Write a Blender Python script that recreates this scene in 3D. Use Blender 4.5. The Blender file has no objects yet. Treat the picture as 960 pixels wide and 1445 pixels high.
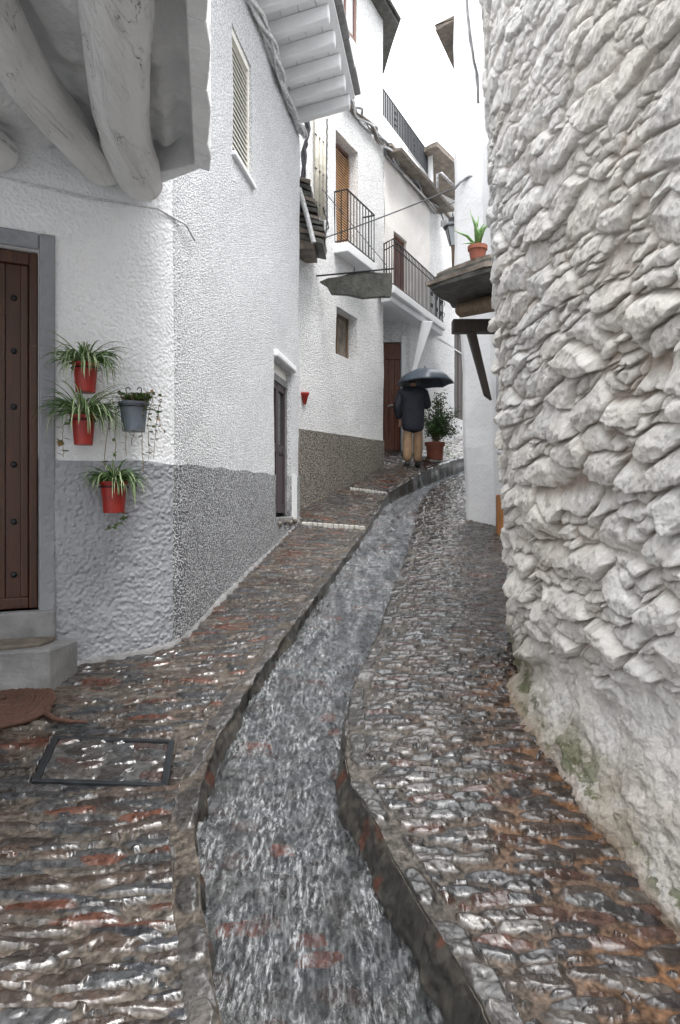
import bpy, math, random
import numpy as np
from mathutils import Vector, Matrix, noise as mn
random.seed(7)
S = bpy.context.scene
C = S.collection
F = 1000.0; HY = 715.0; CX = 480.0
def P(px, py, d):                    # a photo pixel at a chosen real depth -> world metres
    return Vector(((px-CX)/F*d, d, (HY-py)/F*d))
# ------------------------------------------------------------------ numpy noise
def _h(ix, iy, iz, s):
    x = (ix.astype(np.int32).view(np.uint32)*np.uint32(374761393) + iy.astype(np.int32).view(np.uint32)*np.uint32(668265263) + iz.astype(np.int32).view(np.uint32)*np.uint32(2147483647) + np.uint32((s*1274126177) & 0xffffffff))
    x = (x ^ (x >> np.uint32(13)))*np.uint32(1274126177)
    x = (x ^ (x >> np.uint32(16)))*np.uint32(2246822519)
    x = x ^ (x >> np.uint32(15))
    return (x & np.uint32(0xffffff)).astype(np.float64)/16777216.0
def vn(x, y, z=0.0, s=0):
    x = np.asarray(x, float); y = np.asarray(y, float)*np.ones_like(x); z = np.asarray(z, float)*np.ones_like(x)
    ix, iy, iz = np.floor(x), np.floor(y), np.floor(z)
    fx, fy, fz = x-ix, y-iy, z-iz
    fx = fx*fx*(3-2*fx); fy = fy*fy*(3-2*fy); fz = fz*fz*(3-2*fz)
    r = 0; flat = not np.any(iz) and not np.any(fz)
    for a in (0, 1):
        for b in (0, 1):
            for c in ((0,) if flat else (0, 1)):
                w = (fx if a else 1-fx)*(fy if b else 1-fy)*(fz if c else 1-fz)
                r = r + w*_h(ix+a, iy+b, iz+c, s)
    return r*2-1
def fbm(x, y, z=0.0, o=4, s=0, g=.5):
    r = 0; a = 1.0; t = 0; f = 1.0
    for k in range(o):
        r = r + a*vn(np.asarray(x)*f, np.asarray(y)*f, np.asarray(z)*f, s+k*17); t += a; a *= g; f *= 2.03
    return r/t
def ss(a, b, x):
    t = np.clip((np.asarray(x, float)-a)/(b-a), 0, 1); return t*t*(3-2*t)
# field of irregular stones: returns (f, id, lx, ly); f > 0 inside a stone
def stones(u, v, cu, cv, seed, poly=False, amin=.40, amax=.66, keep=1.0, jit=.75, rot=.22):
    u = np.asarray(u, float); v = np.asarray(v, float)
    best = np.full(u.shape, -1e9); bid = np.zeros(u.shape); blx = np.zeros(u.shape); bly = np.zeros(u.shape)
    iv = np.floor(v/cv); z0 = np.zeros(u.shape)
    for dj in (-1, 0, 1):
        j = iv+dj
        oj = _h(j, z0, z0, seed)*cu*3
        iu = np.floor((u-oj)/cu)
        for di in (-1, 0, 1):
            i = iu+di
            r = [_h(i, j, z0+k, seed+5) for k in range(8)]
            cx = (i+.5+(r[0]-.5)*jit)*cu+oj; cy = (j+.5+(r[1]-.5)*jit*.7)*cv
            a = cu*(amin+(amax-amin)*r[2]); b = cv*(amin+(amax-amin)*r[3])
            th = (r[4]-.5)*2*rot
            x = u-cx; y = v-cy
            lx = (x*np.cos(th)+y*np.sin(th)); ly = (-x*np.sin(th)+y*np.cos(th))
            X = lx/a; Y = ly/b
            if poly:
                R = np.zeros(u.shape)
                for k in range(6):
                    ang = k*math.pi/3 + (_h(i, j, z0+20+k, seed)-.5)*.9
                    rad = .72+.4*_h(i, j, z0+40+k, seed)
                    R = np.maximum(R, (X*np.cos(ang)+Y*np.sin(ang))/rad)
                R = .82*R+.18*np.sqrt(X*X+Y*Y)
            else:
                p = 2.0+1.6*r[5]
                R = (np.abs(X)**p+np.abs(Y)**p)**(1/p)
            f = 1-R
            f = np.where(r[6] > keep, -5, f)
            m = f > best
            best = np.where(m, f, best); bid = np.where(m, _h(i, j, z0, seed+99), bid)
            blx = np.where(m, X, blx); bly = np.where(m, Y, bly)
    return best, bid, blx, bly
def packed(u, v, cu, cv, seed, jit=.8):
    # tightly packed stones in rough courses: edge distance, id, local offsets
    d1 = np.full(u.shape, 9.0); d2 = np.full(u.shape, 9.0); bid = np.zeros(u.shape); bx = np.zeros(u.shape); by = np.zeros(u.shape)
    iv = np.floor(v/cv); z0 = np.zeros(u.shape)
    for dj in (-1, 0, 1):
        j = iv+dj; oj = _h(j, z0, z0, seed)*cu*3; iu = np.floor((u-oj)/cu)
        for di in (-1, 0, 1):
            i = iu+di; r = [_h(i, j, z0+k, seed+5) for k in range(5)]
            X = (u-oj-(i+.5+(r[0]-.5)*jit)*cu)/cu; Y = (v-(j+.5+(r[1]-.5)*jit*.8)*cv)/cv
            a = (r[4]-.5)*1.3; X2 = X*np.cos(a)+Y*np.sin(a)*.45; Y2 = -X*np.sin(a)*1.2+Y*np.cos(a)
            dd = (np.abs(X2)**2.4+np.abs(Y2)**2.4)**(1/2.4)*(1.15-.45*r[2])
            m = dd < d1
            d2 = np.where(m, d1, np.minimum(d2, dd)); d1 = np.where(m, dd, d1)
            bid = np.where(m, _h(i, j, z0, seed+99), bid); bx = np.where(m, X, bx); by = np.where(m, Y, by)
    return d2-d1, bid, bx, by
# ------------------------------------------------------------------ mesh helpers
def wloc(o):
    v = Vector((0, 0, 0))
    while o is not None:
        v += o.location; o = o.parent
    return v
def link(name, me, mat, parent=None, smooth=False):
    o = bpy.data.objects.new(name, me); C.objects.link(o)
    if mat is not None:
        for m in (mat if isinstance(mat, (list, tuple)) else [mat]): me.materials.append(m)
    if smooth: me.polygons.foreach_set('use_smooth', [True]*len(me.polygons))
    if parent is not None: o.parent = parent
    return o
class MB:
    def __init__(s): s.v = []; s.f = []; s.m = []
    def add(s, vs, fs, mi=0):
        n = len(s.v); s.v += [tuple(v) for v in vs]; s.f += [tuple(i+n for i in f) for f in fs]; s.m += [mi]*len(fs); return s
    def hexa(s, b, t, mi=0):        # b: bottom 4 corners, t: top 4
        return s.add(list(b)+list(t), [(3,2,1,0),(4,5,6,7),(0,1,5,4),(1,2,6,5),(2,3,7,6),(3,0,4,7)], mi)
    def box(s, c, ax, ay, az, hx, hy, hz, mi=0):
        c = Vector(c); ax = Vector(ax)*hx; ay = Vector(ay)*hy; az = Vector(az)*hz
        q = [(-1,-1),(1,-1),(1,1),(-1,1)]
        return s.hexa([c+ax*i+ay*j-az for i, j in q], [c+ax*i+ay*j+az for i, j in q], mi)
    def tube(s, pts, r, n=8, mi=0, cap=True, jit=0):
        pts = [Vector(p) for p in pts]; m = len(pts)
        rs = r if isinstance(r, (list, tuple)) else [r]*m
        up = None; vs = []
        for i in range(m):
            t = (pts[min(i+1, m-1)]-pts[max(i-1, 0)]).normalized()
            if up is None: up = t.orthogonal().normalized()
            up = (up-t*up.dot(t)).normalized(); w = t.cross(up)
            for k in range(n):
                a = 2*math.pi*k/n; rr = rs[i]*(1+random.uniform(-jit, jit))
                vs.append(pts[i]+up*math.cos(a)*rr+w*math.sin(a)*rr)
        fs = [(i*n+k, i*n+(k+1) % n, (i+1)*n+(k+1) % n, (i+1)*n+k) for i in range(m-1) for k in range(n)]
        if cap: fs += [tuple(range(n-1, -1, -1)), tuple((m-1)*n+k for k in range(n))]
        return s.add(vs, fs, mi)
    def lathe(s, c, prof, n=24, mi=0, ax=(0,0,1)):   # prof: (r, h)
        c = Vector(c); az = Vector(ax).normalized(); a1 = az.orthogonal().normalized(); a2 = az.cross(a1)
        vs = [c+az*h+a1*(r*math.cos(2*math.pi*k/n))+a2*(r*math.sin(2*math.pi*k/n)) for r, h in prof for k in range(n)]
        fs = [(i*n+k, i*n+(k+1) % n, (i+1)*n+(k+1) % n, (i+1)*n+k) for i in range(len(prof)-1) for k in range(n)]
        return s.add(vs, fs, mi)
    def slab(s, poly, z0, z1, mi=0, jit=0):           # poly: list of (x,y) or (x,y,dz)
        n = len(poly)
        b = [Vector((p[0], p[1], z0+(p[2] if len(p) > 2 else 0)+random.uniform(-jit, jit))) for p in poly]
        t = [Vector((p[0]+random.uniform(-jit, jit), p[1]+random.uniform(-jit, jit), z1+(p[2] if len(p) > 2 else 0)+random.uniform(-jit, jit))) for p in poly]
        return s.add(b+t, [tuple(range(n-1, -1, -1)), tuple(range(n, 2*n))]+[(i, (i+1) % n, n+(i+1) % n, n+i) for i in range(n)], mi)
    def build(s, name, mat, parent=None, smooth=False, bevel=0):
        o0 = wloc(parent) if parent is not None else Vector((0, 0, 0))
        own = Vector((0, 0, 0))
        if parent is None:          # origin at the thing's base
            xs = [v[0] for v in s.v]; ys = [v[1] for v in s.v]; zs = [v[2] for v in s.v]
            own = Vector(((min(xs)+max(xs))/2, (min(ys)+max(ys))/2, min(zs)))
        me = bpy.data.meshes.new(name)
        me.from_pydata([tuple(Vector(v)-o0-own) for v in s.v], [], s.f); 
        o = link(name, me, mat, parent, smooth); o.location = own
        if any(s.m): me.polygons.foreach_set('material_index', s.m)
        if bevel:
            b = o.modifiers.new('bevel', 'BEVEL'); b.width = bevel; b.segments = 2; b.limit_method = 'ANGLE'
        me.update(); return o
def gridmesh(name, V, mat, parent=None, cols=None, attrs=None, flip=False):
    R, K = V.shape[:2]
    o0 = np.array(wloc(parent)) if parent is not None else np.zeros(3)
    own = np.zeros(3)
    if parent is None: own = np.array([V[..., 0].mean(), V[..., 1].mean(), V[..., 2].min()])
    me = bpy.data.meshes.new(name)
    me.vertices.add(R*K); me.vertices.foreach_set('co', (V-o0-own).reshape(-1).astype(np.float32))
    i = np.arange(R-1)[:, None]*K+np.arange(K-1)[None, :]
    q = np.stack([i, i+1, i+K+1, i+K], -1).reshape(-1, 4)
    if flip: q = q[:, ::-1]
    n = len(q); me.loops.add(n*4); me.loops.foreach_set('vertex_index', q.reshape(-1).astype(np.int32))
    me.polygons.add(n); me.polygons.foreach_set('loop_start', np.arange(0, n*4, 4, dtype=np.int32))
    me.update(calc_edges=True); me.validate()
    if cols is not None:
        a = me.color_attributes.new('Col', 'FLOAT_COLOR', 'POINT')
        a.data.foreach_set('color', np.concatenate([cols, np.ones(cols.shape[:2]+(1,))], -1).reshape(-1).astype(np.float32))
    for k, w in (attrs or {}).items():
        a = me.attributes.new(k, 'FLOAT', 'POINT'); a.data.foreach_set('value', w.reshape(-1).astype(np.float32))
    o = link(name, me, mat, parent, True); o.location = Vector(own); return o
def tag(o, label=None, cat=None, group=None, kind=None):
    if label: o['label'] = label
    if cat: o['category'] = cat
    if group: o['group'] = group
    if kind: o['kind'] = kind
    return o
def empty(name, loc, label, cat, group=None):
    o = bpy.data.objects.new(name, None); C.objects.link(o); o.location = loc; o.empty_display_size = .2
    return tag(o, label, cat, group)
# ------------------------------------------------------------------ materials
class NT:
    def __init__(s, name):
        s.m = bpy.data.materials.new(name); s.m.use_nodes = True; s.n = s.m.node_tree.nodes; s.l = s.m.node_tree.links
        s.b = s.n['Principled BSDF']; s.tc = s.n.new('ShaderNodeTexCoord')
    def L(s, a, b): s.l.new(a, b)
    def mapped(s, sc=(1,1,1), rot=(0,0,0)):
        m = s.n.new('ShaderNodeMapping'); m.inputs['Scale'].default_value = sc; m.inputs['Rotation'].default_value = rot
        s.L(s.tc.outputs['Object'], m.inputs['Vector']); return m.outputs[0]
    def noise(s, scale, detail=4, rough=.55, vec=None, dist=0):
        t = s.n.new('ShaderNodeTexNoise'); t.inputs['Scale'].default_value = scale; t.inputs['Detail'].default_value = detail
        t.inputs['Roughness'].default_value = rough; t.inputs['Distortion'].default_value = dist
        s.L(vec or s.tc.outputs['Object'], t.inputs['Vector']); return t.outputs['Fac']
    def vor(s, scale, feat='F1', vec=None, rnd=1.0):
        t = s.n.new('ShaderNodeTexVoronoi'); t.feature = feat; t.inputs['Scale'].default_value = scale; t.inputs['Randomness'].default_value = rnd
        s.L(vec or s.tc.outputs['Object'], t.inputs['Vector']); return t.outputs['Distance']
    def ramp(s, fac, stops):
        r = s.n.new('ShaderNodeValToRGB'); e = r.color_ramp.elements
        while len(e) < len(stops): e.new(.5)
        for k, (p, c) in enumerate(stops):
            e[k].position = p; e[k].color = (c if isinstance(c, (tuple, list)) else (c, c, c))[:3]+(1,) if not isinstance(c, (int, float)) else (c, c, c, 1)
        s.L(fac, r.inputs[0]); return r.outputs[0]
    def mix(s, fac, a, b, mode='MIX'):
        m = s.n.new('ShaderNodeMix'); m.data_type = 'RGBA'; m.blend_type = mode
        for sock, val in ((m.inputs[0], fac), (m.inputs[6], a), (m.inputs[7], b)):
            if hasattr(val, 'is_linked') or hasattr(val, 'links'): s.L(val, sock)
            elif isinstance(val, (int, float)): sock.default_value = val if sock == m.inputs[0] else (val, val, val, 1)
            else: sock.default_value = tuple(val)+(1,)
        return m.outputs[2]
    def math(s, op, a, b=0.0):
        m = s.n.new('ShaderNodeMath'); m.operation = op
        for k, v in enumerate((a, b)):
            if isinstance(v, (int, float)): m.inputs[k].default_value = v
            else: s.L(v, m.inputs[k])
        return m.outputs[0]
    def bump(s, h, strength, dist, prev=None):
        b = s.n.new('ShaderNodeBump'); b.inputs['Strength'].default_value = strength; b.inputs['Distance'].default_value = dist
        s.L(h, b.inputs['Height'])
        if prev is not None: s.L(prev, b.inputs['Normal'])
        return b.outputs[0]
    def attr(s, name, out='Color'):
        a = s.n.new('ShaderNodeAttribute'); a.attribute_name = name; return a.outputs[out]
    def col(s, c):
        if isinstance(c, (tuple, list)): s.b.inputs['Base Color'].default_value = tuple(c)+(1,)
        else: s.L(c, s.b.inputs['Base Color'])
    def rough(s, r):
        if isinstance(r, (int, float)): s.b.inputs['Roughness'].default_value = r
        else: s.L(r, s.b.inputs['Roughness'])
    def nrm(s, n): s.L(n, s.b.inputs['Normal'])
def m_plain(name, c, rough=.6, metal=0, var=.25, scale=12, bump=.2, bd=.004, bs=60):
    t = NT(name); f = t.noise(scale, 5, .6)
    a = tuple(x*(1-var) for x in c); b = tuple(min(1, x*(1+var)) for x in c)
    t.col(t.ramp(f, [(.3, a), (.7, b)])); t.rough(rough); t.b.inputs['Metallic'].default_value = metal
    t.nrm(t.bump(t.noise(bs, 4, .6), bump, bd)); return t.m
def m_stucco(name, base, dirt, scale=70, strength=.7, dist=.012, speck=None, spk=.45, rough=.75, lumps=.3):
    t = NT(name)
    n1 = t.noise(1.3, 6, .6); n2 = t.noise(7, 5, .65)
    c = t.mix(t.ramp(n1, [(.42, 0), (.75, .55)]), base, dirt)
    c = t.mix(t.ramp(n2, [(.5, 0), (.8, .35)]), c, dirt)
    v = t.vor(scale, 'SMOOTH_F1'); n = t.noise(scale*1.3, 3, .6)
    if speck:
        k = t.ramp(t.math('ADD', t.math('MULTIPLY', v, .9), t.math('MULTIPLY', n, .45)), [(spk, 0), (spk+.16, 1)])
        c = t.mix(k, c, speck)
    t.col(c); t.rough(rough)
    b1 = t.bump(t.noise(9, 4, .6), lumps, .03)
    b2 = t.bump(t.ramp(v, [(.05, 1), (.6, 0)]), strength, dist, b1)
    t.nrm(t.bump(n, strength*.7, dist*.7, b2)); return t.m
def m_wood(name, c, rough=.5, stretch=(14, 14, 1.2), bump=.35):
    t = NT(name); v = t.mapped(stretch); f = t.noise(3, 6, .65, v, .4)
    t.col(t.ramp(f, [(.25, tuple(x*.45 for x in c)), (.5, c), (.75, tuple(min(1, x*1.5) for x in c))]))
    t.rough(rough); t.nrm(t.bump(f, bump, .006)); return t.m
def m_attr(name, rough_lo, rough_hi, bumps, var=.35, vs=35, spec=.5, vec_sc=(1,1,1), ior=1.5, wetspec=False):
    t = NT(name); c = t.attr('Col'); f = t.noise(vs, 6, .65)
    c = t.mix(1.0, c, t.ramp(f, [(.3, 1-var), (.7, 1+var)]), 'MULTIPLY'); t.col(c)
    w = t.attr('wet', 'Fac')
    r = t.n.new('ShaderNodeMapRange'); t.L(w, r.inputs[0]); r.inputs[3].default_value = rough_hi; r.inputs[4].default_value = rough_lo
    if wetspec: t.L(t.math('MULTIPLY', w, 1.0), t.b.inputs['Specular IOR Level'])
    t.rough(r.outputs[0]); t.b.inputs['Specular IOR Level'].default_value = spec; t.b.inputs['IOR'].default_value = ior
    prev = None; mp = t.mapped(vec_sc)
    for sc, st, di in bumps: prev = t.bump(t.noise(sc, 5, .65, mp), st, di, prev)
    t.nrm(prev); return t.m
M = {}
M['stucco'] = m_stucco('white_pebbledash', (.80,.81,.825), (.68,.69,.715), 80, .9, .014, (.40,.41,.43), .60)
M['stucco_lumpy'] = m_stucco('white_lumpy_render', (.79,.80,.815), (.64,.655,.68), 46, .6, .010, None, lumps=.4)
M['stucco_b'] = m_stucco('far_white_pebbledash', (.84,.84,.84), (.74,.745,.75), 60, .9, .016, (.50,.51,.52), .62)
M['white'] = m_stucco('smooth_white_render', (.78,.79,.80), (.64,.65,.67), 26, .2, .008, None, lumps=.25)
M['cream'] = m_stucco('cream_render', (.78,.76,.735), (.64,.58,.54), 30, .3, .01, None)
M['plaster_old'] = m_stucco('old_whitewashed_plaster', (.78,.785,.79), (.42,.43,.45), 18, .35, .014, None, lumps=.8)
M['plinth_a'] = m_stucco('grey_rough_plinth', (.66,.67,.69), (.48,.49,.51), 75, 1.0, .018, (.11,.115,.125), .50, .5)
M['plinth_smooth'] = m_stucco('grey_lumpy_plinth', (.33,.34,.365), (.22,.23,.255), 34, .8, .011, None, rough=.5, lumps=.9)
M['plinth_b'] = m_stucco('tan_pebble_plinth', (.40,.36,.30), (.25,.225,.19), 60, 1.0, .02, (.06,.055,.05), .52, .6)
M['surround'] = m_stucco('grey_door_surround', (.26,.27,.29), (.17,.18,.20), 24, .5, .014, None, lumps=.7)
M['slate'] = m_plain('slate', (.060,.060,.052), .55, var=.6, scale=9, bump=.9, bd=.012, bs=30)
M['slate_brown'] = m_plain('brown_slate', (.16,.135,.11), .6, var=.5, scale=7, bump=.8, bd=.012, bs=30)
M['concrete'] = m_plain('concrete', (.21,.21,.21), .6, var=.35, scale=6, bump=.6, bd=.01, bs=50)
M['nosing'] = m_plain('pale_nosing', (.46,.45,.42), .4, var=.25, scale=20, bump=.5, bd=.006)
M['door'] = m_wood('brown_door_wood', (.050,.016,.006), .42)
M['door_dark'] = m_wood('dark_shutter_wood', (.045,.03,.035), .5)
M['door_far'] = m_wood('red_brown_door_wood', (.12,.032,.012), .5)
M['wood'] = m_wood('old_wood', (.16,.115,.075), .7)
M['wood_black'] = m_wood('blackened_wood', (.035,.025,.02), .6)
M['ochre'] = m_wood('ochre_wood', (.35,.15,.05), .6)
M['frame_red'] = m_wood('reddish_window_wood', (.17,.085,.06), .6)
M['iron'] = m_plain('black_iron', (.018,.02,.024), .45, .3, bump=.1)
M['iron_blue'] = m_plain('grey_iron', (.04,.045,.05), .45, .3, bump=.1)
M['terracotta'] = m_plain('terracotta', (.27,.085,.05), .6, var=.2)
M['red_pot'] = m_plain('red_pot', (.30,.018,.011), .42, var=.35, bump=.1)
M['grey_pot'] = m_plain('grey_pot', (.13,.155,.185), .45, var=.12, bump=.1)
M['soil'] = m_plain('soil', (.035,.024,.016), .9)
M['leaf'] = m_plain('leaf_green', (.085,.18,.045), .4, var=.4, scale=25, bump=.1)
M['leaf_pale'] = m_plain('leaf_cream', (.60,.66,.42), .45, var=.2, bump=.1)
M['leaf_dry'] = m_plain('leaf_dry', (.22,.13,.05), .6, var=.4)
M['leaf_dark'] = m_plain('leaf_dark', (.035,.075,.022), .4, var=.5, scale=20, bump=.1)
M['leaf_lime'] = m_plain('leaf_lime', (.16,.24,.04), .5, var=.4)
M['blind'] = m_plain('cream_blind', (.80,.78,.72), .5, var=.1, bump=.05)
M['blind_wood'] = m_plain('wooden_blind', (.42,.25,.13), .55, var=.3, scale=8, bump=.1)
M['cable_white'] = m_plain('whitewashed_cable', (.55,.55,.56), .6, var=.3, scale=30)
M['cable_dark'] = m_plain('dark_cable', (.05,.052,.06), .5, var=.4, scale=20)
M['cable_grey'] = m_plain('grey_cable', (.25,.25,.26), .5, var=.5, scale=15)
M['mat'] = m_plain('coir', (.07,.03,.018), .7, var=.5, scale=60, bump=.6, bd=.006, bs=200)
M['jacket'] = m_plain('navy_cloth', (.018,.021,.032), .75, var=.3, bump=.4, bd=.01, bs=14)
M['trousers'] = m_plain('tan_cloth', (.36,.235,.14), .8, var=.25, bump=.7, bd=.02, bs=11)
M['skin'] = m_plain('skin', (.45,.27,.19), .5, var=.08, bump=.05)
M['hair'] = m_plain('hair', (.03,.025,.02), .6)
M['leather'] = m_plain('leather', (.015,.014,.013), .4)
M['brolly'] = m_plain('umbrella_cloth', (.075,.095,.12), .33, var=.12, bump=.08)
M['glass_dark'] = m_plain('dark_pane', (.05,.055,.06), .12, var=.2, bump=.02)
M['glass_milk'] = m_plain('milky_pane', (.50,.53,.56), .2, var=.1, bump=.02)
M['metal'] = m_plain('cast_iron', (.035,.04,.045), .35, .6, var=.3, bump=.5, bd=.003, bs=120)
M['pipe_cream'] = m_plain('cream_pipe', (.55,.52,.44), .6, var=.3, scale=9)
M['hook'] = m_plain('pipe_grey', (.5,.5,.5), .4)
M['paving'] = m_attr('wet_paving', .14, .50, [(70, .35, .005)], .75, 26, .5, ior=1.5, wetspec=True)
M['rubble'] = m_attr('whitewashed_rubble', .5, .85, [(16, .3, .018), (55, .8, .014), (150, .8, .007)], .16, 20, .3)
M['bed'] = m_attr('channel_bed', .3, .5, [(60, .6, .01)], .4, 25)
# water: clear sheet with foam streaks
t = NT('running_water')
n = t.n; mp = t.mapped((1, .17, 1)); 
foam1 = t.noise(70, 9, .75, mp, .4); foam2 = t.noise(11, 5, .6, mp, .3)
rip = t.noise(28, 6, .7, mp, .8); fine = t.noise(120, 4, .7, mp, .3)
bn = t.bump(fine, .5, .006, t.bump(rip, .9, .03))
gl = n.new('ShaderNodeBsdfGlossy'); gl.inputs['Roughness'].default_value = .1; t.L(bn, gl.inputs['Normal']); gl.inputs['Color'].default_value = (.9,.95,1,1)
tr = n.new('ShaderNodeBsdfTransparent'); tr.inputs['Color'].default_value = (.80,.83,.85,1)
fr = n.new('ShaderNodeFresnel'); fr.inputs['IOR'].default_value = 1.45; t.L(bn, fr.inputs['Normal'])
mx = n.new('ShaderNodeMixShader'); t.L(t.math('MINIMUM', t.math('ADD', fr.outputs[0], .05), 1.0), mx.inputs[0]); t.L(tr.outputs[0], mx.inputs[1]); t.L(gl.outputs[0], mx.inputs[2])
df = n.new('ShaderNodeBsdfDiffuse'); df.inputs['Color'].default_value = (.43,.445,.455,1); t.L(bn, df.inputs['Normal'])
mx2 = n.new('ShaderNodeMixShader')
fo = t.math('MULTIPLY', t.ramp(foam1, [(.47, 0.02), (.60, .85)]), t.ramp(foam2, [(.38, .12), (.60, 1.0)]))
t.L(fo, mx2.inputs[0]); t.L(mx.outputs[0], mx2.inputs[1]); t.L(df.outputs[0], mx2.inputs[2])
t.L(mx2.outputs[0], n['Material Output'].inputs['Surface']); M['water'] = t.m
# ------------------------------------------------------------------ the lie of the land
SL = .177
def zR(d): return -1.55+SL*(np.asarray(d, float)-2.1)
_kd = [1.0, 9.0, 10.3, 11.5, 12.3, 13.2, 14.2, 15.6, 18, 24]
_kz = [0, 0, .02, .10, .16, .21, .23, .23, .23, .23]
def zK(d): return zR(d)+np.interp(d, _kd, _kz)+.028*(ss(9.28, 9.30, d)-ss(8.2, 9.28, d))
XLd = [1.0, 2.12, 2.52, 2.90, 3.42, 3.83, 4.30, 4.97, 5.88, 7.2, 9.07, 10.3, 11.5, 12.3, 13.2, 14.2, 15.6, 17.2, 20]
XLx = [-.20, -.34, -.49, -.594, -.667, -.65, -.58, -.472, -.294, -.036, .317, .55, .782, 1.17, 1.55, 2.0, 2.76, 3.8, 5.8]
XRd = [1.0, 2.12, 2.31, 2.556, 2.78, 3.14, 3.42, 3.9, 4.35, 5.31, 6.8, 9.07, 11.2, 12.5, 13.8, 15.25, 17, 20]
XRx = [.68, .445, .39, .307, .222, .126, .034, .02, .065, .265, .545, .952, 1.26, 1.60, 2.05, 2.9, 4.1, 6.3]
def smooth_interp(d, X, Y):
    d = np.asarray(d, float); r = 0
    for o in (-.12, -.06, 0, .06, .12): r = r+np.interp(d+o*np.maximum(d/4, 1), X, Y)
    return r/5
def xl(d): return smooth_interp(d, XLd, XLx)+.018*fbm(np.asarray(d)*4, 0*np.asarray(d), s=3)
def xr(d): return smooth_interp(d, XRd, XRx)+.016*fbm(np.asarray(d)*5, 0*np.asarray(d)+7, s=4)
def zW(d): return zR(d)-np.interp(d, [1, 3, 5, 9, 12, 18], [.17, .15, .10, .07, .05, .05])
LBd = [1.0, 3.0, 4.2, 4.5, 4.75, 5.0, 5.2, 9.4, 9.7, 12.0, 13.0, 13.4, 14.3, 14.6, 16.6, 20]
LBx = [-1.9, -2.2, -2.75, -2.45, -2.0, -1.5, -1.3, -.66, -.9, -.0, .45, .5, .6, 1.3, 2.4, 4.2]
def zP(x, d):     # left pavement height
    w = np.clip((xl(d)-x)/.8, 0, 1)
    return zK(d)+w*np.interp(d, [1, 5, 9, 12, 13.4, 14.5, 18], [.0, .0, .05, .12, .26, .32, .36])
MH = [P(75,1040,3.83), P(247,1045,3.79), P(237,1112,3.36), P(45,1105,3.40)]   # inspection cover corners
def in_mh(x, d, g=.0):
    t = np.clip((d-3.36)/(3.83-3.36), -1, 2)
    a = -1.48+(-1.55+1.48)*t; b = -.816+(-.883+.816)*t
    return ss(g-.01, g, x-a)*ss(g-.01, g, b-x)*ss(g-.01, g, d-3.375)*ss(g-.01, g, 3.815-d)
PAL = np.array([(.035,.037,.042), (.055,.042,.035), (.085,.036,.024), (.065,.048,.038), (.045,.048,.05), (.09,.078,.066), (.04,.032,.028), (.055,.040,.032), (.05,.05,.052)])
def stone_color(idv, red=1.0):
    k = np.floor(idv*len(PAL)*.9999).astype(int); c = PAL[k]*(0.7+.6*((idv*97.3) % 1))[..., None]
    return c
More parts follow.
